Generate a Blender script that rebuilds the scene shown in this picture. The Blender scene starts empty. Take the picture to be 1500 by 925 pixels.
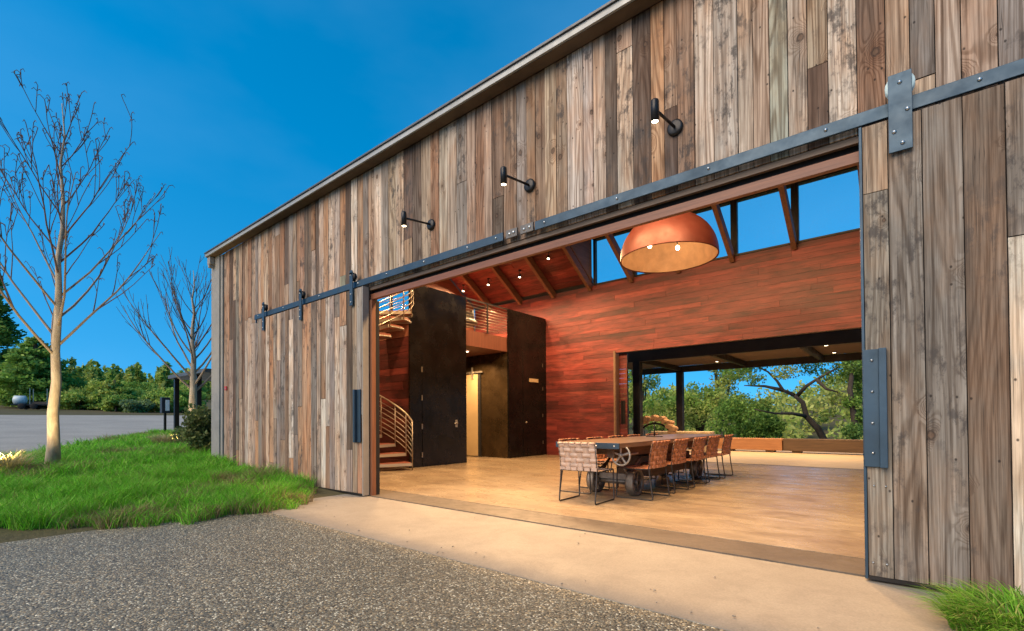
import bpy, math, random
import numpy as np
from mathutils import Vector, Matrix
PI = math.pi
R = math.radians
SC = bpy.context.scene
COL = SC.collection

# ------------------------------------------------------------------ camera
YAW, PITCH, ROLL = R(39.59), R(0.691), R(-0.369)
cam_d = bpy.data.cameras.new('camera'); cam = bpy.data.objects.new('camera', cam_d); COL.objects.link(cam)
_f = Vector((-math.sin(YAW)*math.cos(PITCH), math.cos(YAW)*math.cos(PITCH), math.sin(PITCH)))
_r = Vector((math.cos(YAW), math.sin(YAW), 0)); _u = _r.cross(_f)
_r2 = math.cos(ROLL)*_r + math.sin(ROLL)*_u; _u2 = -math.sin(ROLL)*_r + math.cos(ROLL)*_u
m = Matrix.Identity(4)
for i in range(3):
    m[i][0] = _r2[i]; m[i][1] = _u2[i]; m[i][2] = -_f[i]
m.translation = Vector((0, 0, 1.05)); cam.matrix_world = m
cam_d.sensor_width = 36; cam_d.lens = 707.451/1500*36
cam_d.shift_y = (607.967-462.5)/1500
cam_d.clip_start = 0.05; cam_d.clip_end = 3000
SC.camera = cam

# ------------------------------------------------------------------ sky, sun, exposure
SUN_EL, SUN_AZ = R(36), R(188)          # azimuth of the sun measured from +Y clockwise
w = bpy.data.worlds.new('World'); SC.world = w; w.use_nodes = True
nt = w.node_tree; nt.nodes.clear()
def _n(t, **k):
    n = nt.nodes.new(t)
    for a, b in k.items(): setattr(n, a, b)
    return n
wo = _n('ShaderNodeOutputWorld'); bg = _n('ShaderNodeBackground')
sky = _n('ShaderNodeTexSky', sky_type='NISHITA', sun_disc=False)
sky.sun_elevation = SUN_EL; sky.sun_rotation = SUN_AZ; sky.air_density = 1.0; sky.dust_density = 0.3; sky.ozone_density = 2.5
hs = _n('ShaderNodeHueSaturation'); hs.inputs['Hue'].default_value = 0.487; hs.inputs['Saturation'].default_value = 1.45; hs.inputs['Value'].default_value = 1.0
nt.links.new(sky.outputs[0], hs.inputs['Color'])
tc0 = _n('ShaderNodeTexCoord'); m0 = _n('ShaderNodeVectorMath', operation='MULTIPLY_ADD'); m0.inputs[1].default_value = (1, 1, .75); m0.inputs[2].default_value = (0, 0, .30)
n0 = _n('ShaderNodeVectorMath', operation='NORMALIZE'); nt.links.new(tc0.outputs['Generated'], m0.inputs[0]); nt.links.new(m0.outputs[0], n0.inputs[0]); nt.links.new(n0.outputs[0], sky.inputs[0])
tc = _n('ShaderNodeTexCoord'); mp = _n('ShaderNodeMapping'); mp.inputs['Scale'].default_value = (.7, .7, 1.6); mp.inputs['Location'].default_value = (2.3, .7, 0)
nz = _n('ShaderNodeTexNoise'); nz.inputs['Scale'].default_value = 1.6; nz.inputs['Detail'].default_value = 6; nz.inputs['Roughness'].default_value = 0.5
nt.links.new(tc.outputs['Generated'], mp.inputs[0]); nt.links.new(mp.outputs[0], nz.inputs['Vector'])
rp = _n('ShaderNodeValToRGB'); rp.color_ramp.elements[0].position = 0.40; rp.color_ramp.elements[1].position = 0.85
rp.color_ramp.elements[0].color = (0, 0, 0, 1); rp.color_ramp.elements[1].color = (0.13, 0.13, 0.13, 1)
nt.links.new(nz.outputs[0], rp.inputs[0])
mx = _n('ShaderNodeMixRGB'); mx.inputs[2].default_value = (2.6, 4.3, 6.2, 1)
nt.links.new(rp.outputs[0], mx.inputs[0]); nt.links.new(hs.outputs[0], mx.inputs[1])
nt.links.new(mx.outputs[0], bg.inputs['Color']); nt.links.new(bg.outputs[0], wo.inputs[0])
bg.inputs['Strength'].default_value = 0.118
sun_d = bpy.data.lights.new('sun', 'SUN'); sun = bpy.data.objects.new('sun', sun_d); COL.objects.link(sun)
sun_d.energy = 2.2; sun_d.angle = R(50); sun_d.color = (1.0, 0.80, 0.58)
sdir = Vector((math.sin(SUN_AZ)*math.cos(SUN_EL), math.cos(SUN_AZ)*math.cos(SUN_EL), math.sin(SUN_EL)))
sun.rotation_euler = sdir.to_track_quat('Z', 'Y').to_euler()
SC.view_settings.view_transform = 'Standard'; SC.view_settings.look = 'None'
SC.view_settings.exposure = 1.0; SC.view_settings.gamma = 1; SC.view_settings.use_curve_mapping = False
SC.render.engine = 'CYCLES'
SC.cycles.max_bounces = 6; SC.cycles.diffuse_bounces = 4; SC.cycles.glossy_bounces = 3; SC.cycles.transparent_max_bounces = 8
SC.cycles.use_denoising = True
SC.cycles.sample_clamp_indirect = 6
HALL_W = 440.0          # watts of each hall spotlight
WARM = (1.0, 0.62, 0.30)

# ------------------------------------------------------------------ mesh helpers
class MB:
    """collects shapes and links them as one mesh object"""
    def __init__(s):
        s.v = []; s.f = []; s.sm = []; s.uv = None; s.uvd = {}; s.cd = {}; s.mi = []; s.cur = 0
    def face(s, idx, smooth=False, uv=None, col=None):
        if uv is not None: s.uvd[len(s.f)] = uv
        if col is not None: s.cd[len(s.f)] = col
        s.f.append(tuple(idx)); s.sm.append(smooth); s.mi.append(s.cur)
    def quad(s, a, b, c, d, **k):
        n = len(s.v); s.v += [tuple(a), tuple(b), tuple(c), tuple(d)]; s.face((n, n+1, n+2, n+3), **k)
    def box(s, x0, x1, y0, y1, z0, z1, M=None):
        p = [(x0,y0,z0),(x1,y0,z0),(x1,y1,z0),(x0,y1,z0),(x0,y0,z1),(x1,y0,z1),(x1,y1,z1),(x0,y1,z1)]
        if M is not None: p = [tuple(M @ Vector(q)) for q in p]
        n = len(s.v); s.v += p
        for q in ((0,3,2,1),(4,5,6,7),(0,1,5,4),(1,2,6,5),(2,3,7,6),(3,0,4,7)): s.face([n+i for i in q])
        return s
    def bar(s, a, b, wx, wy, up=(0,0,1)):
        a = Vector(a); b = Vector(b); d = (b-a); L = d.length; d.normalize(); up = Vector(up)
        if abs(d.dot(up)) > .99: up = Vector((0,1,0))
        x = up.cross(d).normalized(); y = d.cross(x)
        M = Matrix(((x[0],y[0],d[0],a[0]),(x[1],y[1],d[1],a[1]),(x[2],y[2],d[2],a[2]),(0,0,0,1)))
        return s.box(-wx/2, wx/2, -wy/2, wy/2, 0, L, M)
    def tube(s, pts, r, n=8, cap=True):
        P = [Vector(p) for p in pts]; k = len(P)
        rr = r if isinstance(r, (list, tuple)) else [r]*k
        base = len(s.v); prev = None
        for i in range(k):
            t = (P[min(i+1,k-1)]-P[max(i-1,0)]).normalized()
            if prev is None:
                a = Vector((0,0,1)) if abs(t.z) < .9 else Vector((1,0,0))
                x = t.cross(a).normalized()
            else:
                x = (prev - t*prev.dot(t)).normalized()
            prev = x; y = t.cross(x)
            for j in range(n):
                an = 2*PI*j/n
                s.v.append(tuple(P[i] + (x*math.cos(an)+y*math.sin(an))*rr[i]))
        for i in range(k-1):
            for j in range(n):
                a = base+i*n+j; b = base+i*n+(j+1)%n
                s.face((a, b, b+n, a+n), True)
        if cap:
            s.face([base+j for j in range(n)][::-1]); s.face([base+(k-1)*n+j for j in range(n)])
        return s
    def cyl(s, a, b, r, r2=None, n=16): return s.tube([a, b], [r, r if r2 is None else r2], n)
    def lathe(s, prof, c, n=24, axis='Z', smooth=True):
        base = len(s.v); c = Vector(c)
        for (r, h) in prof:
            for j in range(n):
                an = 2*PI*j/n; x, y = r*math.cos(an), r*math.sin(an)
                q = (x, y, h) if axis == 'Z' else ((h, x, y) if axis == 'X' else (y, h, x))
                s.v.append(tuple(c+Vector(q)))
        for i in range(len(prof)-1):
            for j in range(n):
                a = base+i*n+j; b = base+i*n+(j+1)%n
                s.face((a, b, b+n, a+n), smooth)
        return s
    def ball(s, c, rx, ry=None, rz=None, n=10, m=6):
        ry = ry or rx; rz = rz or rx; base = len(s.v); c = Vector(c)
        for i in range(m+1):
            th = PI*i/m
            for j in range(n):
                an = 2*PI*j/n
                s.v.append((c.x+rx*math.sin(th)*math.cos(an), c.y+ry*math.sin(th)*math.sin(an), c.z+rz*math.cos(th)))
        for i in range(m):
            for j in range(n):
                a = base+i*n+j; b = base+i*n+(j+1)%n
                s.face((a, a+n, b+n, b), True)
        return s
    def build(s, name, mat, parent=None, bevel=0, loc=None):
        me = bpy.data.meshes.new(name); me.from_pydata(s.v, [], s.f)
        me.polygons.foreach_set('use_smooth', s.sm)
        if isinstance(mat, (list, tuple)):
            for q in mat: me.materials.append(q)
            me.polygons.foreach_set('material_index', s.mi)
        else: me.materials.append(mat)
        if s.uvd:
            ul = me.uv_layers.new(name='UVMap')
            arr = np.zeros((len(me.loops), 2), np.float32)
            for fi, uv in s.uvd.items():
                st = me.polygons[fi].loop_start
                arr[st:st+len(uv)] = uv
            ul.data.foreach_set('uv', arr.ravel())
        if s.cd:
            ca = me.color_attributes.new('board', 'FLOAT_COLOR', 'CORNER')
            arr = np.zeros((len(me.loops), 4), np.float32); arr[:] = (.2,.15,.11,1)
            for fi, c in s.cd.items():
                p = me.polygons[fi]; arr[p.loop_start:p.loop_start+p.loop_total] = (c[0], c[1], c[2], c[3] if len(c) > 3 else 1)
            ca.data.foreach_set('color', arr.ravel())
        o = bpy.data.objects.new(name, me); COL.objects.link(o)
        if parent is not None:
            o.parent = parent
        if loc is not None: o.location = loc
        if bevel:
            b = o.modifiers.new('bevel', 'BEVEL'); b.width = bevel; b.segments = 2; b.limit_method = 'ANGLE'; b.angle_limit = R(50)
        return o

def tag(o, label=None, cat=None, group=None, kind=None):
    if label: o['label'] = label
    if cat: o['category'] = cat
    if group: o['group'] = group
    if kind: o['kind'] = kind
    return o
def thing(name, label, cat, loc=(0,0,0), rz=0, group=None):
    o = bpy.data.objects.new(name, None); COL.objects.link(o); o.location = loc; o.rotation_euler = (0,0,rz)
    o.empty_display_size = .2
    return tag(o, label, cat, group)
def copy_tree(o, parent=None):
    c = o.copy(); COL.objects.link(c)
    if parent is not None: c.parent = parent
    for ch in [q for q in KIDS.get(o.name, [])]: copy_tree(ch, c)
    return c
KIDS = {}
def index_kids():
    KIDS.clear()
    for o in list(SC.objects):
        if o.parent: KIDS.setdefault(o.parent.name, []).append(o)

def at_px(px, py, t):            # helper used only while placing: none of the objects depend on it at render time
    d = _f + (px-750)/707.451*_r2 + (607.967-py)/707.451*_u2
    return Vector((0,0,1.05)) + d*t

# ------------------------------------------------------------------ materials
MATS = {}
def new_mat(name):
    mt = bpy.data.materials.new(name); mt.use_nodes = True
    MATS[name] = mt
    return mt, mt.node_tree, mt.node_tree.nodes['Principled BSDF']
class NB:
    """small node builder"""
    def __init__(s, tree): s.t = tree
    def n(s, typ, **k):
        q = s.t.nodes.new(typ)
        for a, b in k.items(): setattr(q, a, b)
        return q
    def set(s, sock, v):
        if hasattr(v, 'is_linked') or isinstance(v, bpy.types.NodeSocket): s.t.links.new(v, sock)
        else: sock.default_value = v
    def math(s, op, a, b=None, c=None, clamp=False):
        q = s.n('ShaderNodeMath', operation=op, use_clamp=clamp); s.set(q.inputs[0], a)
        if b is not None: s.set(q.inputs[1], b)
        if c is not None: s.set(q.inputs[2], c)
        return q.outputs[0]
    def mapping(s, vec, scale=(1,1,1), loc=(0,0,0), rot=(0,0,0)):
        q = s.n('ShaderNodeMapping'); s.set(q.inputs[0], vec); q.inputs['Scale'].default_value = scale
        q.inputs['Location'].default_value = loc; q.inputs['Rotation'].default_value = rot
        return q.outputs[0]
    def noise(s, vec, scale=1, detail=3, rough=.5, dist=0):
        q = s.n('ShaderNodeTexNoise'); s.set(q.inputs['Vector'], vec); q.inputs['Scale'].default_value = scale
        q.inputs['Detail'].default_value = detail; q.inputs['Roughness'].default_value = rough; q.inputs['Distortion'].default_value = dist
        return q.outputs[0]
    def voro(s, vec, scale=1, feature='F1', out=0, rnd=1):
        q = s.n('ShaderNodeTexVoronoi', feature=feature); s.set(q.inputs['Vector'], vec); q.inputs['Scale'].default_value = scale
        q.inputs['Randomness'].default_value = rnd
        return q.outputs[out]
    def ramp(s, fac, stops, interp='LINEAR'):
        q = s.n('ShaderNodeValToRGB'); s.set(q.inputs[0], fac); r = q.color_ramp; r.interpolation = interp
        while len(r.elements) > 1: r.elements.remove(r.elements[-1])
        for i, (p, c) in enumerate(stops):
            e = r.elements[0] if i == 0 else r.elements.new(p)
            e.position = p
            e.color = (c, c, c, 1) if not isinstance(c, (tuple, list)) else (*c[:3], 1)
        return q.outputs[0]
    def mix(s, fac, a, b, mode='MIX'):
        q = s.n('ShaderNodeMixRGB', blend_type=mode); s.set(q.inputs[0], fac)
        for i, v in ((1, a), (2, b)):
            if isinstance(v, (tuple, list)): v = (*v[:3], 1)
            s.set(q.inputs[i], v)
        return q.outputs[0]
    def bump(s, h, strength=.3, dist=.01, normal=None):
        q = s.n('ShaderNodeBump'); s.set(q.inputs['Height'], h); q.inputs['Strength'].default_value = strength; q.inputs['Distance'].default_value = dist
        if normal is not None: s.t.links.new(normal, q.inputs['Normal'])
        return q.outputs[0]
    def obj(s): return s.n('ShaderNodeTexCoord').outputs['Object']
    def pos(s): return s.n('ShaderNodeNewGeometry').outputs['Position']
    def uv(s): return s.n('ShaderNodeUVMap', uv_map='UVMap').outputs[0]

def weathered_wood(name, knots=1.0, ring_amt=.3, contrast=1.0, rough=.85):
    mt, t, b = new_mat(name); N = NB(t)
    uv = N.uv(); att = N.n('ShaderNodeVertexColor', layer_name='board').outputs[0]
    alpha = N.n('ShaderNodeVertexColor', layer_name='board').outputs[1]
    # knots: sparse cells, round holes in an elongated grid
    kv = N.mapping(uv, (4.6, 1.9, 1))
    kd = N.voro(kv, 1); kcol = N.voro(kv, 1, out=1)
    ksel = N.math('GREATER_THAN', N.n('ShaderNodeSeparateColor').outputs[0] if False else N.math('MULTIPLY', kcol, 1.0), 0.42)
    # distance in metres needs the aspect undone: use position output
    vq = t.nodes.new('ShaderNodeTexVoronoi'); t.links.new(kv, vq.inputs['Vector']); vq.inputs['Scale'].default_value = 1
    sub = N.n('ShaderNodeVectorMath', operation='SUBTRACT'); t.links.new(kv, sub.inputs[0]); t.links.new(vq.outputs['Position'], sub.inputs[1])
    und = N.n('ShaderNodeVectorMath', operation='MULTIPLY'); t.links.new(sub.outputs[0], und.inputs[0]); und.inputs[1].default_value = (1/4.6, 1/2.5, 0)
    wob = N.noise(uv, 40, 2)
    ln = N.n('ShaderNodeVectorMath', operation='LENGTH'); t.links.new(und.outputs[0], ln.inputs[0])
    d = N.math('ADD', ln.outputs['Value'], N.math('MULTIPLY', N.math('SUBTRACT', wob, .5), .016))
    kc2 = N.n('ShaderNodeSeparateColor'); t.links.new(kcol, kc2.inputs[0])
    d = N.math('DIVIDE', d, N.math('MULTIPLY_ADD', kc2.outputs[1], .85, .38))
    ksel2 = N.math('MULTIPLY', N.math('GREATER_THAN', kc2.outputs[0], .68), knots)
    fall = N.math('MULTIPLY', N.math('POWER', 2.718, N.math('MULTIPLY', N.math('POWER', N.math('DIVIDE', d, .05), 2.0), -1.0)), ksel2)
    core = N.math('MULTIPLY', N.ramp(d, [(0.010, 1.0), (0.022, 0.0)]), ksel2)
    rim = N.math('MULTIPLY', N.ramp(d, [(0.010, 0.0), (0.016, 1.0), (.024, 0.0)]), ksel2)
    # flat sawn growth rings: contour lines of a stretched field, bulging round the knots
    fld = N.noise(N.mapping(uv, (5.0, .33, 1)), 1, 1.2, .35)
    fld = N.math('ADD', fld, N.math('MULTIPLY', fall, .40))
    fld = N.math('ADD', fld, N.math('MULTIPLY', N.noise(N.mapping(uv, (30, 3, 1)), 1, 2), .02))
    ring = N.math('SINE', N.math('MULTIPLY', fld, 105.0))
    ring = N.math('MULTIPLY_ADD', ring, .5, .5)
    ring = N.ramp(ring, [(0.0, 0.0), (0.55, .10), (.85, .8), (1.0, 1.0)])
    streak = N.noise(N.mapping(uv, (95, 1.6, 1)), 1, 5, .68)
    streak2 = N.noise(N.mapping(uv, (30, .45, 1)), 1, 5, .68)
    crack = N.noise(N.mapping(uv, (34, .42, 1), (9, 4, 0)), 1, 3, .55)
    crack = N.ramp(N.math('ABSOLUTE', N.math('SUBTRACT', crack, .5)), [(.0, 1.0), (.012, 0.0)])
    crack = N.math('MULTIPLY', crack, N.ramp(N.noise(N.mapping(uv, (4, 1.2, 1), (1, 8, 0)), 1, 2), [(.50, 0), (.58, 1)]))
    blot = N.noise(N.mapping(uv, (5, .9, 1)), 1, 5, .62)
    stain = N.noise(N.mapping(uv, (3.0, .8, 1), (3, 7, 0)), 1, 5, .65)
    smut = N.noise(N.mapping(uv, (11, 5.5, 1), (13, 2, 0)), 1, 6, .72)
    smz = N.noise(N.mapping(uv, (2.2, .7, 1), (23, 12, 0)), 1, 2, .5)
    c = att
    c = N.mix(N.math('MULTIPLY', N.ramp(stain, [(.45, 0), (.60, 1)]), .55*contrast), c, N.mix(1.0, c, (1.14, .84, .62), 'MULTIPLY'))
    c = N.mix(N.math('MULTIPLY', N.ramp(blot, [(.48, 0), (.62, 1)]), .60*contrast), c, N.mix(1.0, c, (.60, .60, .60), 'MULTIPLY'))
    c = N.mix(N.math('MULTIPLY', N.ramp(blot, [(.34, 1), (.46, 0)]), .35*contrast), c, N.mix(1.0, c, (1.45, 1.45, 1.45), 'MULTIPLY'))
    c = N.mix(N.math('MULTIPLY', N.ramp(streak2, [(.45, 0), (.64, 1)]), .72*contrast), c, N.mix(1.0, c, (.36, .295, .25), 'MULTIPLY'))
    c = N.mix(N.math('MULTIPLY', N.ramp(streak, [(.46, 0), (.66, 1)]), .70*contrast), c, N.mix(1.0, c, (.42, .37, .33), 'MULTIPLY'))
    c = N.mix(N.math('MULTIPLY', N.ramp(streak, [(.34, 1), (.46, 0)]), .30*contrast), c, N.mix(1.0, c, (1.55, 1.52, 1.48), 'MULTIPLY'))
    c = N.mix(N.math('MULTIPLY', ring, N.math('MULTIPLY', alpha, .70)), c, N.mix(1.0, c, (.36, .28, .22), 'MULTIPLY'))
    c = N.mix(N.math('MULTIPLY', N.math('MULTIPLY', N.ramp(smut, [(.50, 0), (.60, 1)]), N.ramp(smz, [(.50, 0), (.60, 1)])), .80*contrast), c, (.055, .047, .042))
    c = N.mix(N.math('MULTIPLY', crack, .85), c, (.035, .026, .020))
    c = N.mix(N.math('MULTIPLY', fall, .45), c, N.mix(1.0, c, (.5, .36, .27), 'MULTIPLY'))
    c = N.mix(N.math('MULTIPLY', core, .75), c, (.115, .068, .042))
    c = N.mix(N.math('MULTIPLY', rim, .75), c, (.022, .016, .013))
    # nail holes and worm holes
    nh = N.voro(N.mapping(uv, (9, 3.2, 1), (1.7, 2.3, 0)), 1, out=0)
    nq = t.nodes.new('ShaderNodeTexVoronoi'); kv2 = N.mapping(uv, (9, 3.0, 1), (1.7, 2.3, 0)); t.links.new(kv2, nq.inputs['Vector']); nq.inputs['Scale'].default_value = 1
    s2 = N.n('ShaderNodeVectorMath', operation='SUBTRACT'); t.links.new(kv2, s2.inputs[0]); t.links.new(nq.outputs['Position'], s2.inputs[1])
    u2 = N.n('ShaderNodeVectorMath', operation='MULTIPLY'); t.links.new(s2.outputs[0], u2.inputs[0]); u2.inputs[1].default_value = (1/9, 1/4.2, 0)
    l2 = N.n('ShaderNodeVectorMath', operation='LENGTH'); t.links.new(u2.outputs[0], l2.inputs[0])
    hole = N.math('MULTIPLY', N.ramp(l2.outputs['Value'], [(.0035, 1.0), (.0065, 0.0)]), N.math('GREATER_THAN', N.math('MULTIPLY', nq.outputs['Color'], 1.0), .58))
    c = N.mix(N.math('MULTIPLY', hole, .9), c, (.02, .015, .012))
    t.links.new(c, b.inputs['Base Color']); b.inputs['Roughness'].default_value = rough; b.inputs['Specular IOR Level'].default_value = .25
    h = N.math('SUBTRACT', N.math('SUBTRACT', N.math('MULTIPLY', streak, .5), N.math('MULTIPLY', ring, .35)), N.math('MULTIPLY', N.math('ADD', core, hole), .8))
    t.links.new(N.bump(h, .55, .004), b.inputs['Normal'])
    return mt

def red_wood(name, rough=.55):
    mt, t, b = new_mat(name); N = NB(t)
    uv = N.uv(); att = N.n('ShaderNodeVertexColor', layer_name='board').outputs[0]
    fld = N.noise(N.mapping(uv, (6, .5, 1)), 1, 2, .5)
    ring = N.math('MULTIPLY_ADD', N.math('SINE', N.math('MULTIPLY', fld, 60)), .5, .5)
    streak = N.noise(N.mapping(uv, (60, 1.4, 1)), 1, 4, .6)
    blot = N.noise(N.mapping(uv, (7, 1.5, 1), (5, 2, 0)), 1, 5, .68)
    ob_ = N.mapping(N.obj(), (.55, 3.2, 3.2)); wide = N.noise(ob_, 1.6, 6, .66, .4)
    c = N.mix(N.math('MULTIPLY', ring, .35), att, N.mix(1.0, att, (.66, .54, .46), 'MULTIPLY'))
    c = N.mix(N.math('MULTIPLY', N.ramp(streak, [(.44, 0), (.68, 1)]), .6), c, N.mix(1.0, c, (.45, .38, .36), 'MULTIPLY'))
    c = N.mix(N.math('MULTIPLY', N.ramp(blot, [(.50, 0), (.66, 1)]), .8), c, N.mix(1.0, c, (.36, .30, .32), 'MULTIPLY'))
    c = N.mix(N.math('MULTIPLY', N.ramp(wide, [(.50, 0), (.64, 1)]), .7), c, N.mix(1.0, c, (.36, .34, .36), 'MULTIPLY'))
    c = N.mix(N.math('MULTIPLY', N.ramp(wide, [(.34, 1), (.48, 0)]), .6), c, N.mix(1.0, c, (1.6, 1.7, 1.75), 'MULTIPLY'))
    t.links.new(c, b.inputs['Base Color']); b.inputs['Roughness'].default_value = rough
    t.links.new(N.bump(streak, .3, .003), b.inputs['Normal'])
    return mt

def plain_wood(name, c1, c2, axis='X', rough=.6, scale=1.0):
    mt, t, b = new_mat(name); N = NB(t)
    sc = {'X': (.9, 16, 16), 'Y': (16, .9, 16), 'Z': (16, 16, .9)}[axis]
    v = N.mapping(N.obj(), tuple(q*scale for q in sc))
    a = N.noise(v, 1.5, 5, .62, .6)
    f2 = N.noise(N.mapping(N.obj(), tuple(q*scale*4 for q in sc)), 1, 3, .6)
    c = N.mix(N.ramp(a, [(.32, 0), (.68, 1)]), c1, c2)
    c = N.mix(N.math('MULTIPLY', N.ramp(f2, [(.45, 0), (.75, 1)]), .5), c, N.mix(1.0, c, (.5, .45, .4), 'MULTIPLY'))
    t.links.new(c, b.inputs['Base Color']); b.inputs['Roughness'].default_value = rough
    t.links.new(N.bump(f2, .3, .004), b.inputs['Normal'])
    return mt

def metal(name, col, rough=.4, metallic=.9, var=.35, spec=.5, scale=3.0):
    mt, t, b = new_mat(name); N = NB(t)
    a = N.noise(N.obj(), scale, 6, .65, .4)
    c = N.mix(N.ramp(a, [(.3, 0), (.7, 1)]), tuple(q*(1-var) for q in col), tuple(min(1, q*(1+var)) for q in col))
    t.links.new(c, b.inputs['Base Color']); b.inputs['Metallic'].default_value = metallic
    t.links.new(N.ramp(N.noise(N.obj(), scale*2.2, 5, .6), [(.3, max(.05, rough-.1)), (.7, min(1, rough+.12))]), b.inputs['Roughness'])
    b.inputs['Specular IOR Level'].default_value = spec
    return mt

def plain(name, col, rough=.7, var=.2, scale=8.0, bump=.15, spec=.4):
    mt, t, b = new_mat(name); N = NB(t)
    a = N.noise(N.obj(), scale, 6, .65)
    c = N.mix(N.ramp(a, [(.3, 0), (.7, 1)]), tuple(q*(1-var) for q in col), tuple(min(1, q*(1+var)) for q in col))
    t.links.new(c, b.inputs['Base Color']); b.inputs['Roughness'].default_value = rough; b.inputs['Specular IOR Level'].default_value = spec
    if bump: t.links.new(N.bump(N.noise(N.obj(), scale*6, 4, .6), bump, .005), b.inputs['Normal'])
    return mt

def emit(name, col, strength):
    mt, t, b = new_mat(name)
    b.inputs['Base Color'].default_value = (*col, 1); b.inputs['Emission Color'].default_value = (*col, 1); b.inputs['Emission Strength'].default_value = strength
    return mt

def concrete(name, c1, c2, c3, rough=(.25, .5), scale=.9, stretch=(1, 1, 1), spec=.5):
    mt, t, b = new_mat(name); N = NB(t)
    p = N.mapping(N.pos(), stretch)
    a = N.noise(p, scale, 7, .62, 1.2); a2 = N.noise(p, scale*4.2, 6, .7, .5); fine = N.noise(p, 90, 3, .6)
    c = N.mix(N.ramp(a, [(.36, 0), (.62, 1)]), c1, c2)
    c = N.mix(N.math('MULTIPLY', N.ramp(a2, [(.46, 0), (.70, 1)]), .7), c, c3)
    c = N.mix(.22, c, N.ramp(fine, [(.3, .05), (.7, .6)]), 'OVERLAY')
    t.links.new(c, b.inputs['Base Color'])
    t.links.new(N.ramp(a2, [(.3, rough[0]), (.7, rough[1])]), b.inputs['Roughness'])
    b.inputs['Specular IOR Level'].default_value = spec
    t.links.new(N.bump(N.math('ADD', N.math('MULTIPLY', a2, .6), N.math('MULTIPLY', fine, .25)), .12, .01), b.inputs['Normal'])
    return mt

def aggregate(name):
    mt, t, b = new_mat(name); N = NB(t)
    p = N.pos(); warp = N.noise(p, 25, 2)
    pw = N.n('ShaderNodeVectorMath', operation='ADD'); t.links.new(p, pw.inputs[0])
    wv = N.n('ShaderNodeVectorMath', operation='SCALE'); t.links.new(N.n('ShaderNodeTexNoise').outputs[1], wv.inputs[0]); wv.inputs['Scale'].default_value = 0
    t.links.new(wv.outputs[0], pw.inputs[1])
    v = pw.outputs[0]
    col = N.voro(v, 84, out=1); dist = N.voro(v, 84); edge = N.voro(v, 84, 'DISTANCE_TO_EDGE')
    sep = N.n('ShaderNodeSeparateColor'); t.links.new(col, sep.inputs[0])
    st = N.ramp(sep.outputs[0], [(0, (.035, .038, .036)), (.22, (.15, .15, .135)), (.42, (.27, .23, .17)), (.56, (.38, .37, .32)), (.68, (.075, .085, .08)), (.84, (.46, .38, .26)), (.92, (.72, .70, .62))], 'CONSTANT')
    big = N.noise(p, .8, 5, .6)
    c = N.mix(N.ramp(edge, [(.02, 1), (.16, 0)]), st, (.15, .13, .10))
    c = N.mix(N.math('MULTIPLY', N.ramp(big, [(.4, 0), (.7, 1)]), .35), c, N.mix(1.0, c, (.72, .72, .72), 'MULTIPLY'))
    c = N.mix(1.0, c, (1.12, 1.03, .82), 'MULTIPLY')
    t.links.new(c, b.inputs['Base Color']); b.inputs['Roughness'].default_value = .62
    t.links.new(N.bump(N.math('SUBTRACT', 1.0, dist), .8, .008), b.inputs['Normal'])
    return mt

def ground_mat(name, c1, c2, c3, scale=.25):
    mt, t, b = new_mat(name); N = NB(t); p = N.pos()
    a = N.noise(p, scale, 6, .6); f = N.noise(p, 14, 5, .7)
    c = N.mix(N.ramp(a, [(.38, 0), (.62, 1)]), c1, c2); c = N.mix(N.math('MULTIPLY', N.ramp(f, [(.45, 0), (.65, 1)]), .6), c, c3)
    t.links.new(c, b.inputs['Base Color']); b.inputs['Roughness'].default_value = .95; b.inputs['Specular IOR Level'].default_value = .1
    t.links.new(N.bump(f, .6, .03), b.inputs['Normal'])
    return mt

def leaf_mat(name, trans=.25):
    mt, t, b = new_mat(name); N = NB(t)
    att = N.n('ShaderNodeVertexColor', layer_name='leafcol').outputs[0]
    t.links.new(att, b.inputs['Base Color']); b.inputs['Roughness'].default_value = .6; b.inputs['Specular IOR Level'].default_value = .2
    tr = N.n('ShaderNodeBsdfTranslucent'); t.links.new(att, tr.inputs[0])
    ms = N.n('ShaderNodeMixShader'); ms.inputs[0].default_value = trans
    t.links.new(b.outputs[0], ms.inputs[1]); t.links.new(tr.outputs[0], ms.inputs[2])
    t.links.new(ms.outputs[0], t.nodes['Material Output'].inputs[0])
    return mt

def bark(name, c1, c2, scale=1.0):
    mt, t, b = new_mat(name); N = NB(t)
    a = N.noise(N.mapping(N.obj(), (9*scale, 9*scale, 2.5*scale)), 1, 6, .7, .5)
    c = N.mix(N.ramp(a, [(.35, 0), (.65, 1)]), c1, c2)
    t.links.new(c, b.inputs['Base Color']); b.inputs['Roughness'].default_value = .9; b.inputs['Specular IOR Level'].default_value = .15
    t.links.new(N.bump(a, .5, .02), b.inputs['Normal'])
    return mt

def glass(name, ior=1.45):
    mt, t, b = new_mat(name); N = NB(t)
    g = N.n('ShaderNodeBsdfGlossy'); g.inputs['Roughness'].default_value = .01; g.inputs['Color'].default_value = (1,1,1,1)
    tr = N.n('ShaderNodeBsdfTransparent'); fr = N.n('ShaderNodeFresnel'); fr.inputs[0].default_value = ior
    ms = N.n('ShaderNodeMixShader'); t.links.new(fr.outputs[0], ms.inputs[0]); t.links.new(tr.outputs[0], ms.inputs[1]); t.links.new(g.outputs[0], ms.inputs[2])
    t.links.new(ms.outputs[0], t.nodes['Material Output'].inputs[0])
    return mt

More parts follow.
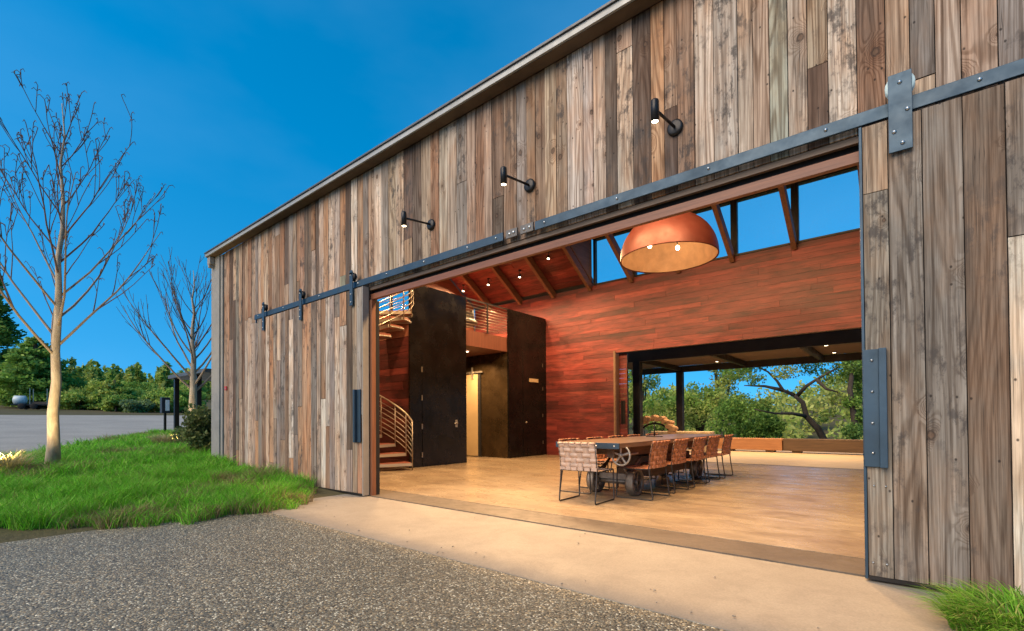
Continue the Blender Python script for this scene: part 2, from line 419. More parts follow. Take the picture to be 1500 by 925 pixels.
WW = weathered_wood('weathered_boards')
RW = red_wood('red_cedar_boards')
JAMB = plain_wood('jamb_wood', (.21, .072, .03), (.14, .046, .02), 'X', .5)
JAMBZ = plain_wood('jamb_wood_upright', (.24, .10, .05), (.18, .07, .032), 'Z', .5)
RAFT = plain_wood('rafter_wood', (.19, .085, .045), (.10, .045, .025), 'Y', .6)
STEEL = metal('blue_grey_steel', (.030, .058, .085), .48, .45, .18, .5, 4)
BOLT = metal('bolt_zinc', (.55, .56, .55), .3, .95, .1)
NYLON = plain('white_nylon', (.55, .68, .66), .4, .1, 8, 0)
DARKST = metal('dark_steel', (.022, .020, .019), .4, .5, .3)
BLACKP = metal('blackened_steel_panel', (.014, .0115, .0095), .24, .55, .55, .5, 1.3)
RECESS = metal('bronze_steel_panel', (.075, .047, .022), .26, .6, .4, .5, 1.5)
TRIM = plain('grey_painted_trim', (.235, .215, .185), .6, .12, 5)
FASCIA = metal('fascia_metal', (.30, .30, .28), .5, .3, .15)
ROOFM = metal('roof_metal', (.10, .10, .10), .5, .6, .15)
SOFFIT = plain('soffit_wood', (.10, .065, .04), .8, .25, 6)
BLACK = plain('black_backing', (.015, .013, .012), .9, .1, 5, 0)
COPPER = metal('copper_shade', (.085, .0185, .0125), .5, .4, .18, .5, 2.2)
COPIN = metal('pale_copper_lining', (.46, .29, .17), .55, .2, .18, .5, 5)
FLOOR = concrete('polished_floor', (.26, .185, .115), (.38, .29, .185), (.115, .08, .05), (.20, .42), .55, (1, 2.2, 1))
THRESH = concrete('threshold_concrete', (.105, .080, .056), (.135, .105, .075), (.08, .06, .042), (.4, .6), 1.6)
APRON = concrete('apron_concrete', (.245, .212, .168), (.28, .245, .195), (.215, .185, .148), (.6, .8), .7, (1, 1, 1), .3)
PATIO = concrete('patio_concrete', (.46, .37, .25), (.50, .41, .29), (.40, .32, .21), (.5, .7), .6)
AGG = aggregate('exposed_aggregate')
RODM = metal('blackened_rod', (.055, .050, .047), .45, .7, .2)
RAILM = metal('rail_steel', (.34, .29, .225), .35, .85, .15)
BULB = emit('bulb_glow', (1.0, .80, .50), 9.0)
GLASS = glass('window_glass', 1.3); GLASSG = glass('gable_glass', 1.12)
IRON = metal('cast_iron', (.20, .165, .13), .5, .6, .4, .5, 12)
IRONPALE = metal('worn_iron', (.30, .28, .25), .45, .6, .3, .5, 12)

# ------------------------------------------------------------------ terrain
def ip(x, xs, ys): return float(np.interp(x, xs, ys))
def tz(x, y):
    if x > -11.65 and 3.98 < y < 18.6: return -.06
    z = ip(-x, [5.4, 6.2, 8, 11, 16, 20, 25, 45, 70, 150, 400, 900], [-.02, .0, .08, .21, .36, .46, .58, 1.62, 2.9, 7, 24, 40])
    rear = ip(y-18.6, [0, 1, 6, 30, 80, 200, 420, 900], [-.05, -.2, -1.6, -9, -11, 8, 40, 60])
    wt = min(1, max(0, (x+60)/40)) if y > 18.6 else 0
    z = z*(1-wt) + wt*(rear + (0 if x > -12 else .2))
    if x > -5.4 and y <= 18.6: z = -.03
    return z
gx = np.unique(np.concatenate([np.linspace(-900, -160, 13), np.linspace(-150, -40, 23), np.linspace(-38, -14, 25), np.linspace(-13.8, -5, 45), np.linspace(-4, 40, 12), np.linspace(60, 700, 9), [-11.66, -11.62]]))
gy = np.unique(np.concatenate([np.linspace(-500, -30, 9), np.linspace(-25, -3, 12), np.linspace(-2, 3.9, 24), [3.97, 3.99], np.linspace(5, 18, 10), [18.58, 18.62], np.linspace(19, 60, 22), np.linspace(70, 800, 18)]))
tb = MB()
for yy in gy:
    for xx in gx: tb.v.append((xx, yy, tz(xx, yy)))
nx = len(gx)
for j in range(len(gy)-1):
    for i in range(nx-1):
        a = j*nx+i; tb.face((a, a+1, a+1+nx, a+nx), True)
TERR = ground_mat('meadow_earth', (.095, .088, .038), (.115, .092, .052), (.062, .06, .03))
tag(tb.build('terrain', TERR), kind='structure')
# gravel forecourt in front of the apron
def sheet(name, mat, pts, z, th=None, kind='structure'):
    b = MB(); n = len(pts); b.v = [(x, y, z) for x, y in pts]; b.face(range(n))
    if th:
        b.v += [(x, y, z-th) for x, y in pts]
        for i in range(n): b.face((i, i+n, (i+1)%n+n, (i+1)%n))
    return tag(b.build(name, mat), kind=kind)
sheet('gravel_forecourt', AGG, [(8, -9), (8, 3.92), (-8.9, 3.92), (-6.9, 2.9), (-6.6, 1.6), (-6.9, .9), (-7.6, .1), (-9, -1.2), (-12, -9)], .0)
sheet('concrete_apron', APRON, [(-5.95, 2.535), (3.5, 2.535), (3.5, 3.935), (-6.85, 3.935)], .005, .08)
sheet('threshold_strip', THRESH, [(-6.3, 3.948), (.6, 3.948), (.6, 4.40), (-6.3, 4.40)], .014, .08)
sheet('hall_floor', FLOOR, [(-11.5, 4.41), (6.0, 4.41), (6.0, 11.93), (-11.5, 11.93)], .016, .08)
sheet('rear_threshold', THRESH, [(-6.3, 11.938), (.6, 11.938), (.6, 12.16), (-6.3, 12.16)], .013, .08)
sheet('patio', PATIO, [(-9.5, 12.17), (4, 12.17), (4, 17.9), (-9.5, 17.9)], .010, .3)
# distant gravel drive
dm = MB(); ROADM = ground_mat('pale_gravel', (.30, .28, .245), (.36, .335, .29), (.24, .225, .195), .5)
xs = [-14.5, -16, -18, -20, -22, -25, -28, -32, -36, -40, -44]
for x in xs:
    for y in np.linspace(-8, 24, 17): dm.v.append((x, y, tz(x, y)+.05))
for i in range(len(xs)-1):
    for j in range(16):
        a = i*17+j; dm.face((a, a+1, a+18, a+17), True)
tag(dm.build('gravel_drive', ROADM), kind='structure')

# ------------------------------------------------------------------ board cladding
PAL = {'pale': (.48,.385,.30), 'tan': (.395,.295,.21), 'grey': (.27,.232,.195), 'brown': (.285,.192,.128), 'dark': (.155,.115,.088),
       'orange': (.41,.245,.145), 'green': (.34,.35,.275), 'bleached': (.56,.475,.385)}
def pal_facade(rng, x):  # random board tones; warmer weights leftward paint in the warm light there
    if x < -7.5: wts = dict(pale=2.4, tan=4.2, grey=1.4, brown=3.8, dark=1.6, orange=3.6, green=.1, bleached=1.6)
    elif x < -2.5: wts = dict(pale=3, tan=3, grey=2.6, brown=2.6, dark=2.0, orange=1.6, green=.5, bleached=2.4)
    else: wts = dict(pale=3.2, tan=2.6, grey=3.0, brown=2.4, dark=2.6, orange=.6, green=.2, bleached=2.2)
    k = rng.choices(list(wts), list(wts.values()))[0]
    g = rng.uniform(.84, 1.36); c = PAL[k]
    return tuple(min(.7, q*g*rng.uniform(.97, 1.03)) for q in c) + (rng.uniform(.35, 1.0),)
def pal_red(rng, x):
    c = rng.choice([(.165,.0235,.0185), (.185,.0285,.021), (.15,.021,.017), (.205,.035,.025), (.125,.018,.015), (.17,.027,.022)])
    g = rng.uniform(.62, 1.32)
    return tuple(q*g for q in c)
def boards(mb, u0, u1, v0, v1, P, wr, lr, palette, holes=(), gap=.0055, th=.02, seed=1, jit=.0045, edges=()):
    """strips across u, lengths along v; P(u, v, depth) gives the point"""
    rng = random.Random(seed)
    cuts = sorted(set([u0, u1] + [h[0] for h in holes if u0 < h[0] < u1] + [h[1] for h in holes if u0 < h[1] < u1] + list(edges)))
    for a, b in zip(cuts[:-1], cuts[1:]):
        ws = []; s = 0
        while s < b-a:
            q = rng.uniform(*wr); ws.append(q); s += q
        if len(ws) > 1 and s-(b-a) > ws[-1]*.5: s -= ws.pop()
        k = (b-a)/s; u = a
        for q in ws:
            q *= k; ua, ub = u+gap/2, u+q-gap/2; u += q
            mid = (ua+ub)/2
            hs_ = sorted([(h[2], h[3]) for h in holes if h[0] < mid < h[1]])
            spans = []; s0 = v0
            for (ha, hb) in hs_:
                if ha > s0: spans.append((s0, ha))
                s0 = max(s0, hb)
            if s0 < v1: spans.append((s0, v1))
            start = v0 - rng.uniform(0, lr[1]); joints = []
            while start < v1:
                start += rng.uniform(*lr); joints.append(start)
            for (sa, sb) in spans:
                js = [sa] + [j for j in joints if sa+.15 < j < sb-.15] + [sb]
                for va, vb in zip(js[:-1], js[1:]):
                    if vb-va < .01: continue
                    col = palette(rng, mid); d = rng.uniform(-jit, jit)
                    va2, vb2 = va+(gap/2 if va != sa else 0), vb-(gap/2 if vb != sb else 0)
                    ox, oy = rng.uniform(0, 60), rng.uniform(0, 60)
                    uvq = [(ox, oy), (ox+ub-ua, oy), (ox+ub-ua, oy+vb-va), (ox, oy+vb-va)]
                    f = [P(ua, va2, d), P(ub, va2, d), P(ub, vb2, d), P(ua, vb2, d)]
                    r = [P(ua, va2, th), P(ub, va2, th), P(ub, vb2, th), P(ua, vb2, th)]
                    n = len(mb.v); mb.v += [tuple(x) for x in f+r]
                    mb.face((n, n+1, n+2, n+3), uv=uvq, col=col)
                    for i in range(4):
                        j = (i+1) % 4
                        mb.face((n+i, n+i+4, n+j+4, n+j), uv=[uvq[i], uvq[i], uvq[j], uvq[j]], col=tuple(c*.9 for c in col[:3]))
    return mb

# ------------------------------------------------------------------ the barn
barn = thing('barn', 'long barn clad in weathered vertical boards, its wide doorway open onto a lit red hall', 'barn', (-3, 8, 0))
BL = Vector((3, -8, 0))
def part(mb, name, mat, parent=None, bevel=0):
    """a part of the barn, given in world coordinates"""
    p = parent or barn
    o = mb.build(name, mat, p, bevel)
    off = Vector((0, 0, 0)); q = p
    while q is not None: off += q.location; q = q.parent
    o.data.transform(Matrix.Translation(-off))
    return o
YF, YB, ZR = 3.95, 11.95, 7.5
def zfront(y): return 4.64 + (ZR-4.64)*(y-3.95)/(8-3.95)
def zback(y): return 4.9 + .65*(12-y)
XL, XR = -11.6, 6.2
OPL, OPR, OPZ = -5.88, .14, 2.95
b = boards(MB(), -11.10, XR, -.06, 4.60, lambda u, v, d: (u, YF+d, v), (.105, .185), (3.2, 9.0), pal_facade, [(OPL, OPR, -.06, OPZ)], seed=11)
fw = part(b, 'front_cladding', WW)
b = MB(); b.box(-11.62, OPL-.002, 3.973, 4.10, -.06, 4.62); b.box(OPR+.002, XR, 3.973, 4.10, -.06, 4.62); b.box(OPL-.002, OPR+.002, 3.973, 4.03, OPZ+.002, 4.62)
b.box(OPL-.002, OPR+.002, 4.032, 4.10, 2.853, 4.62)
part(b, 'wall_core', BLACK)
b = MB(); b.box(-11.66, -11.22, 3.90, 3.97, .26, 4.585); b.box(-11.21, -11.112, 3.925, 3.97, .0, 4.585)
part(b, 'corner_trim', TRIM, bevel=.004)
b = MB(); b.box(-11.62, -11.40, 3.87, 3.96, .12, .26); part(b, 'trim_foot', DARKST)
b = MB(); b.box(-11.60, -11.45, 3.80, 3.895, 4.43, 4.585); b.box(-11.56, -11.49, 3.80, 3.895, 4.36, 4.43); part(b, 'gutter_outlet', TRIM, bevel=.005)
b = MB(); b.box(-11.63, XR+.1, 3.765, 3.79, 4.596, 4.655); part(b, 'eave_fascia', FASCIA)
b = MB(); b.box(-11.63, XR+.1, 3.745, 3.83, 4.658, 4.68); part(b, 'drip_edge', ROOFM)
b = MB(); b.box(-11.63, XR+.1, 3.792, 3.93, 4.592, 4.615); part(b, 'soffit', SOFFIT)
# roof: front slope, back slope with the clerestory opening, dormer roof
DX0, DX1, DY = -6.92, -.42, 9.9
rf = MB()
def slab(mb, x0, x1, ya, za, yb, zb, th=.14):
    n = len(mb.v)
    mb.v += [(x0,ya,za),(x1,ya,za),(x1,yb,zb),(x0,yb,zb),(x0,ya,za+th),(x1,ya,za+th),(x1,yb,zb+th),(x0,yb,zb+th)]
    for q in ((0,3,2,1),(4,5,6,7),(0,1,5,4),(1,2,6,5),(2,3,7,6),(3,0,4,7)): mb.face([n+i for i in q])
slab(rf, XL-.02, XR+.1, 3.80, 4.62, 8.0, ZR+.04, .05)
slab(rf, XL-.02, DX0, 8.002, zback(8)+.04, 12.3, zback(12.3)+.04)
slab(rf, DX1, XR+.1, 8.002, zback(8)+.04, 12.3, zback(12.3)+.04)
slab(rf, DX0+.002, DX1-.002, 8.002, zback(8)+.04, DY, zback(DY)+.04)
slab(rf, DX0-.1, DX1+.1, DY+.002, 6.30, 12.35, 6.24, .10)
part(rf, 'roof', ROOFM)
cb = MB()
boards(cb, 8.02, 11.93, XL+.12, DX0, lambda u, v, d: (v, u, zback(u)+d), (.11, .15), (.8, 2.4), pal_red, seed=3)
boards(cb, 8.02, DY, DX0+.004, XR, lambda u, v, d: (v, u, zback(u)+d), (.11, .15), (.8, 2.4), pal_red, seed=4)
boards(cb, DY+.01, 11.93, DX1+.004, XR, lambda u, v, d: (v, u, zback(u)+d), (.11, .15), (.8, 2.4), pal_red, seed=5)
boards(cb, 4.12, 7.98, XL+.12, XR, lambda u, v, d: (v, u, zfront(u)-.02+d), (.11, .15), (.8, 2.4), pal_red, seed=6)
part(cb, 'ceiling_boards', RW)
b = MB(); b.box(DX0+.03, DX1-.03, DY+.12, 11.9, 6.235, 6.285); part(b, 'dormer_ceiling', plain_wood('dormer_wood', (.07,.04,.025), (.045,.028,.02), 'X'))
# dormer cheeks
ck = plain_wood('cheek_wood', (.20,.11,.065), (.12,.065,.04), 'Y')
for xx in (DX0, DX1-.03):
    b = MB(); y0 = 12 - (6.23-4.9)/.65
    b.v = [(xx, 11.9, zback(11.9)), (xx, y0, 6.23), (xx, 11.9, 6.23), (xx+.03, 11.9, zback(11.9)), (xx+.03, y0, 6.23), (xx+.03, 11.9, 6.23)]
    for q in ((0,1,2), (3,5,4), (0,3,4,1), (1,4,5,2), (2,5,3,0)): b.face(q)
    part(b, 'dormer_cheek', ck)
RX = [-.64-1.262*k for k in range(9)]
for x in RX + [.62, 1.88, 3.14, 4.4]:
    b = MB(); b.bar((x, 11.94, 4.78), (x, 8.05, 7.30), .10, .20, (0, 0, 1)); o = part(b, 'rafter', RAFT, bevel=.004)
    b = MB(); b.bar((x, 4.12, 4.58), (x, 7.95, 7.28), .10, .20, (0, 0, 1)); o = part(b, 'rafter', RAFT, bevel=.004)
b = MB(); b.box(XL+.1, XR, 7.96, 8.04, 7.12, 7.44); part(b, 'ridge_beam', RAFT)
# gable walls
def prism(mb, poly, x0, x1):
    n = len(mb.v); k = len(poly)
    mb.v += [(x0, y, z) for y, z in poly] + [(x1, y, z) for y, z in poly]
    mb.face([n+i for i in range(k)][::-1]); mb.face([n+k+i for i in range(k)])
    for i in range(k): mb.face((n+i, n+(i+1)%k, n+k+(i+1)%k, n+k+i))
GW = plain_wood('gable_boards', (.26,.085,.045), (.15,.05,.03), 'Y', .6)
WY0, WY1, WZ0, WZ1 = 7.72, 9.3, 4.12, 5.5
b = MB(); prism(b, [(4.11, -.06), (11.9, -.06), (11.9, WZ0), (4.11, WZ0)], XL, XL+.1)
prism(b, [(4.11, WZ0+.001), (WY0, WZ0+.001), (WY0, WZ1), (5.16, WZ1), (4.11, 4.72)], XL, XL+.1)
prism(b, [(WY1, WZ0+.001), (11.9, WZ0+.001), (11.9, 4.9), (11.0, WZ1), (WY1, WZ1)], XL, XL+.1)
prism(b, [(5.17, WZ1+.001), (11.0, WZ1+.001), (8.0, ZR-.02)], XL, XL+.1)
part(b, 'gable_wall', GW)
b = MB(); prism(b, [(4.11, -.06), (11.9, -.06), (11.9, 4.9), (8, ZR-.02), (4.11, 4.7)], XR-.1, XR); part(b, 'gable_wall', GW)
win = part(MB().box(XL+.02, XL+.08, WY0, WY0+.05, WZ0, WZ1).box(XL+.02, XL+.08, WY1-.05, WY1, WZ0, WZ1).box(XL+.02, XL+.08, WY0+.051, WY1-.051, WZ0, WZ0+.05).box(XL+.02, XL+.08, WY0+.051, WY1-.051, WZ1-.05, WZ1), 'gable_window', DARKST)
part(MB().box(XL+.045, XL+.055, WY0+.05, WY1-.05, WZ0+.05, WZ1-.05), 'pane', GLASSG, win)
# rear wall: red horizontal boards with the garden doorway
ROL, ROR, ROZ = -6.2, .34, 2.885
b = boards(MB(), .0, 4.84, XL+.1, XR, lambda u, v, d: (v, YB+d, u), (.11, .145), (1.2, 3.6), pal_red, [(0.0, ROZ, ROL, ROR)], seed=21, gap=.003, jit=.004)
part(b, 'rear_cladding', RW)
b = MB(); b.box(XL+.1, ROL-.002, YB+.022, 12.1, -.05, 4.84); b.box(ROR+.002, XR, YB+.022, 12.1, -.05, 4.84); b.box(ROL-.002, ROR+.002, YB+.022, 12.1, ROZ+.002, 4.84)
part(b, 'rear_wall_core', SOFFIT)
b = MB(); b.box(-6.25, -6.2, 11.91, 11.945, .0, 2.93); b.box(-6.199, -6.185, 11.93, 12.12, 0, 2.88); part(b, 'doorway_trim', plain_wood('trim_wood', (.22,.125,.075), (.16,.09,.05), 'Z', .5))
rd = part(boards(MB(), .03, 2.86, -7.6, -5.955, lambda u, v, d: (v, 12.14+d, u), (.12, .15), (.6, 1.6), pal_red, seed=31), 'rear_sliding_door', RW)
part(MB().box(-6.13, -6.10, 12.09, 12.138, .95, 1.58).box(-6.099, -6.02, 12.118, 12.138, .95, 1.58), 'handle', DARKST, rd)
part(MB().box(-5.953, -5.94, 12.125, 12.18, .03, 2.86), 'edge_strip', DARKST, rd)
# clerestory windows, one per rafter bay
xs = [-6.86, -5.65, -4.42, -3.13, -1.89, -.63]
for i in range(5):
    x0, x1 = xs[i]+.0, xs[i+1]-.004
    mw = .07
    f = MB().box(x0, x0+mw, 11.93, 12.03, 4.845, 6.23).box(x1-mw, x1, 11.93, 12.03, 4.845, 6.23).box(x0+mw+.001, x1-mw-.001, 11.93, 12.03, 4.845, 4.885).box(x0+mw+.001, x1-mw-.001, 11.93, 12.03, 6.13, 6.23)
    wn = part(f, 'clerestory_window', DARKST)
    part(MB().box(x0+mw, x1-mw, 11.985, 11.993, 4.885, 6.13), 'pane', GLASS, wn)
# doorway: jamb, header
part(MB().box(OPL, -5.825, 3.962, 4.03, .0, 2.765), 'door_jamb', JAMBZ, bevel=.003)
part(MB().box(-5.90, -5.84, 4.04, 4.10, .0, 2.765), 'jamb_lining', BLACK)
part(MB().box(OPL, OPR, 3.985, 4.030, 2.775, 2.852), 'header_beam', JAMB, bevel=.003)
part(MB().box(OPL, OPR, 3.965, 4.00, 2.90, 2.945), 'header_ledger', plain_wood('ledger_wood', (.16,.10,.06), (.10,.065,.04), 'X'))
# track
def bolts(parent, pts, r=.011, name='bolt'):
    for p in pts:
        m_ = MB(); x, y, z = p
        m_.lathe([(0, -.012), (r*.6, -.011), (r, -.006), (r*1.15, 0), (r*1.15, .006)], (x, y, z), 12, 'Y'); part(m_, name, BOLT, parent)
def track(x0, x1, bx):
    o = part(MB().box(x0, x1, 3.885, 3.905, 2.967, 3.055), 'track_rail', STEEL, bevel=.003)
    bolts(o, [(x, 3.884, 3.015) for x in bx])
    for x in bx: part(MB().cyl((x, 3.906, 3.015), (x, 3.945, 3.015), .02, n=10), 'spacer', DARKST, o)
    return o
track(-9.46, -3.325, [-9.3, -8.3, -7.1, -6.03, -5.36, -4.6, -3.85, -3.42])
track(-2.90, 5.5, [-2.78, -1.99, -1.2, -.425, .33, 1.1])
for (x0, x1) in ((-3.285, -3.135), (-3.09, -2.925)):
    o = part(MB().box(x0, x1, 3.89, 3.91, 2.975, 3.06), 'splice_plate', metal('splice_steel', (.12,.11,.10), .5, .6, .2))
    bolts(o, [(x0+.05, 3.889, 3.015), (x1-.045, 3.889, 3.02)], .014)
part(MB().box(-9.40, -9.37, 3.88, 3.90, 2.90, 2.966), 'track_stop', STEEL)

# sliding doors
def sliding_door(x0, x1, holes=(), seed=5, pal=pal_facade, wr=(.13, .19)):
    o = part(boards(MB(), x0, x1, .045, 2.935, lambda u, v, d: (u, 3.855+d, v), wr, (2.3, 4.2), pal, seed=seed, edges=holes), 'sliding_door', WW)
    part(MB().box(x0+.002, x1-.002, 3.876, 3.93, .045, 2.935), 'door_core', BLACK, o)
    part(MB().box(x0, x1, 3.85, 3.93, .02, .043), 'bottom_rail', DARKST, o)
    return o
dl = sliding_door(-9.22, -5.885, seed=8, wr=(.12, .18))
part(MB().box(-5.884, -5.865, 3.845, 3.945, .02, 2.94), 'edge_strip', TRIM, dl, .002)
dr = sliding_door(-.225, 3.4, [-.095, .07, .252, .428, .60], seed=29, wr=(.15, .19))
part(MB().box(-.242, -.226, 3.848, 3.935, .02, 2.94), 'edge_strip', STEEL, dr, .002)
def hanger(door, x, w, z0, z1, rw, rounded=True):
    m_ = MB(); m_.box(x-w/2, x+w/2, 3.822, 3.834, z0, z1)
    if rounded: m_.lathe([(0, 3.822), (w/2, 3.822), (w/2, 3.834), (0, 3.834)], (x, 0, z1), 16, 'Y', False)
    h = part(m_, 'hanger', STEEL, door, .002)
    m_ = MB(); m_.lathe([(0, 3.838), (rw*.7, 3.838), (rw, 3.845), (rw, 3.855), (rw*.85, 3.86), (rw*.85, 3.875), (rw, 3.88), (rw, 3.884), (0, 3.884)], (x, 0, 3.058+rw*.9), 20, 'Y')
    part(m_, 'wheel', NYLON if not rounded else DARKST, h)
    return h
for x in (-8.95, -7.59, -6.12): 
    h = hanger(dl, x, .075, 2.70, 3.17, .062)
    bolts(h, [(x, 3.821, 2.75), (x, 3.821, 2.86), (x, 3.821, 3.13)], .009)
h = hanger(dr, -.03, .116, 2.705, 3.19, .075, False)
bolts(h, [(-.03, 3.821, 3.13), (.005, 3.821, 2.95), (-.06, 3.821, 2.83), (-.02, 3.821, 2.75)], .011)
hh = part(MB().box(-.238, -.155, 3.832, 3.846, .74, 1.49).box(-.155, -.115, 3.79, 3.846, .74, 1.49), 'handle', STEEL, dr, .003)
bolts(hh, [(-.19, 3.831, z) for z in (.83, 1.02, 1.22, 1.42)], .008)
part(MB().box(-6.10, -6.02, 3.832, 3.846, .76, 1.50).box(-6.02, -5.99, 3.79, 3.846, .76, 1.50).box(-5.99, -5.91, 3.832, 3.846, .76, 1.50), 'handle', STEEL, dl, .003)
bolts(dr, [(-.20, 3.853, .13), (-.13, 3.853, .13), (-.19, 3.853, .62), (-.13, 3.853, .62)], .006, 'screw')
RED = plain('red_plate', (.45, .03, .025), .5, .1, 5, 0)
sg = part(MB().box(-11.0, -10.90, 3.925, 3.94, 1.72, 1.80), 'red_tag', RED)
part(MB().box(-10.985, -10.915, 3.921, 3.924, 1.745, 1.76), 'pale_band', TRIM, sg)

# steel clad core: panels, recess, loft
core = thing('steel_clad_room', 'dark steel panelled room block inside the hall with a recessed tan door and loft railing above', 'room block', (-9.8, 9, 0))
def cpart(mb, name, mat, parent=None, bevel=0): return part(mb, name, mat, parent or core, bevel)
CX = -8.52
cpart(MB().box(CX-.05, CX, 6.78, 8.53, .02, 4.13), 'left_panel', BLACKP)
d1 = cpart(MB().box(CX+.001, CX+.012, 7.12, 8.36, .05, 2.50), 'door', BLACKP)
for z in (.29, .93, 1.58, 2.22): cpart(MB().box(CX+.0125, CX+.026, 7.085, 7.115, z-.06, z+.06), 'hinge', RAILM, d1)
cpart(MB().box(CX+.0125, CX+.022, 8.13, 8.20, .90, 1.08).cyl((CX+.02, 8.165, 1.0), (CX+.07, 8.165, 1.0), .012, n=8).cyl((CX+.065, 8.165, 1.0), (CX+.065, 8.06, 1.0), .011, n=8), 'handle', IRONPALE, d1)
cpart(MB().box(CX-.05, CX, 10.17, 11.94, .02, 4.13), 'right_panel', BLACKP)
d2 = cpart(MB().box(CX+.001, CX+.010, 10.80, 11.72, .05, 3.0), 'door', BLACKP)
for z in (.4, 1.2, 2.0, 2.7): cpart(MB().box(CX+.0105, CX+.02, 11.725, 11.75, z-.05, z+.05), 'hinge', RAILM, d2)
cpart(MB().lathe([(0, CX+.05), (.02, CX+.045), (.02, CX+.011), (.035, CX+.0105)], (0, 10.93, 1.0), 10, 'X'), 'handle', RAILM, d2)
cpart(MB().box(CX+.011, CX+.03, 11.08, 11.50, 2.17, 2.27), 'name_plate', plain('plate_tan', (.50,.36,.20), .5))
cpart(MB().box(-11.4, CX-.051, 8.48, 8.53, .02, 2.94).box(-11.4, -11.35, 8.531, 10.169, .02, 2.94).box(-11.4, CX-.051, 10.17, 10.22, .02, 2.94), 'recess_lining', RECESS)
td = cpart(MB().box(-10.75, -9.63, 10.10, 10.14, .04, 2.40), 'recessed_door', plain('frosted_tan_door', (.46,.33,.17), .45, .15, 1.2, 0))
cpart(MB().box(-10.8, -9.45, 10.09, 10.11, 2.43, 2.48).box(-9.86, -9.80, 10.075, 10.089, 2.27, 2.60).box(-10.6, -10.54, 10.075, 10.089, 2.27, 2.60), 'door_track', metal('bright_steel', (.62,.55,.45), .3, .8, .1), td)
cpart(MB().box(-9.628, -9.545, 10.10, 10.15, .04, 2.40), 'edge_strip', BLACK, td)  # black strip stands in for the dark gap beside the door
cpart(MB().box(-11.4, CX-.052, 6.80, 11.94, 2.95, 3.34), 'loft_floor', plain_wood('loft_edge_wood', (.22,.075,.04), (.15,.05,.03), 'Z', .6))
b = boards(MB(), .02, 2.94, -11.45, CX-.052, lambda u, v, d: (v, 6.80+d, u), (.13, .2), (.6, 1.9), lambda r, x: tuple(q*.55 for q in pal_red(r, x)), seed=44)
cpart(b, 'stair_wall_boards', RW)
gr = cpart(MB().box(CX-.05, CX-.01, 8.535, 10.165, 4.10, 4.135), 'guard_rail', DARKST)
for k in range(9): cpart(MB().cyl((CX-.03, 8.54, 3.42+k*.075), (CX-.03, 10.16, 3.42+k*.075), .007, n=6), 'rod', RAILM, gr)
for y in (9.35,): cpart(MB().box(CX-.045, CX-.015, y-.02, y+.02, 3.34, 4.10), 'post', DARKST, gr)
gs = cpart(MB().box(-10.6, CX-.06, 6.82, 6.86, 4.28, 4.315), 'guard_rail', DARKST)
for k in range(8): cpart(MB().cyl((-10.6, 6.84, 3.45+k*.105), (CX-.06, 6.84, 3.45+k*.105), .007, n=6), 'rod', RAILM, gs)
for x in (-10.2, -9.25): cpart(MB().box(x-.018, x+.018, 6.825, 6.855, 3.34, 4.28), 'post', DARKST, gs)
# loft chair glimpsed behind the rods
lc = thing('loft_armchair', 'dark rounded chair on the loft behind the horizontal rail rods', 'armchair', (-9.35, 9.3, 3.34))
LEATH_D = plain('dark_leather', (.035,.026,.02), .5)
lc1 = MB(); lc1.ball((0, 0, .38), .36, .38, .12, 16, 8); o = lc1.build('seat', LEATH_D, lc)
lc1 = MB()
for k in range(9):
    a = R(100+k*20); lc1.ball((.34*math.cos(a), .34*math.sin(a), .58), .09, .09, .22, 8, 6)
lc1.build('backrest', LEATH_D, lc)
for sx in (-1, 1):
    for sy in (-1, 1): MB().cyl((.22*sx, .22*sy, 0), (.18*sx, .18*sy, .32), .018, n=8).build('leg', DARKST, lc)

# spiral stair
SX, SY, SR = -8.57, 5.69, .95
st = thing('spiral_stair', 'steel spiral staircase with red treads and curved rod railings beside the left jamb', 'staircase', (SX, SY, .016))
MB().cyl((0, 0, 0), (0, 0, 4.3), .06, n=16).build('centre_pole', DARKST, st)
NT = 17; A0 = R(65); DA = R(352)/NT
TREAD = plain_wood('tread_red', (.30,.085,.045), (.20,.055,.03), 'X', .5)
STEELW = metal('pale_stringer', (.42,.37,.30), .45, .6, .12)
def pol(a, r, z): return (r*math.cos(a), r*math.sin(a), z)
for k in range(NT):
    z = 3.32*(k+1)/NT - .06; a0 = A0+k*DA - .02; a1 = a0+DA*1.12
    t = MB(); n = 0
    pts = [pol(a0, .06, z)] + [pol(a0+(a1-a0)*q/4, SR-.03, z) for q in range(5)] + [pol(a1, .06, z)]
    t.v = pts + [(x, y, zz+.028) for x, y, zz in pts]; kk = len(pts)
    t.face(range(kk)[::-1]); t.face([kk+i for i in range(kk)])
    for i in range(kk): t.face((i, (i+1) % kk, kk+(i+1) % kk, kk+i))
    tr = t.build('tread', TREAD, st)
    e = MB(); e.bar(pol(a0-.012, .06, z-.015), pol(a0-.012, SR-.02, z-.015), .016, .062); e.bar(pol(a1, .06, z-.02), pol(a1, SR-.02, z-.02), .012, .045)
    e.tube([pol(a0+(a1-a0)*q/4, SR-.02, z-.02) for q in range(5)], .016, 6)
    e.build('edge_frame', STEELW, tr)
    hb = .88
    MB().tube([pol(a0+.01, SR, z-.05 if k else -.0), pol(a0+.01, SR, z+hb)], .012, 8).build('baluster', RAILM, st)
def helix(r, dz, rad, name, mat):
    pts = []
    for q in range(NT*5+1):
        f = q/(NT*5); a = A0 + f*DA*NT; pts.append(pol(a, r, 3.32*(f*NT+1)/NT - .06 + dz))
    MB().tube(pts, rad, 8).build(name, mat, st)
helix(SR, .88, .021, 'handrail', RAILM)
for k in range(7): helix(SR+.012, .10+k*.108, .0085, 'rail_rod', RAILM)
# landing
MB().box(-.9, .0, .55, 1.10, 3.24, 3.30).build('landing', TREAD, st)

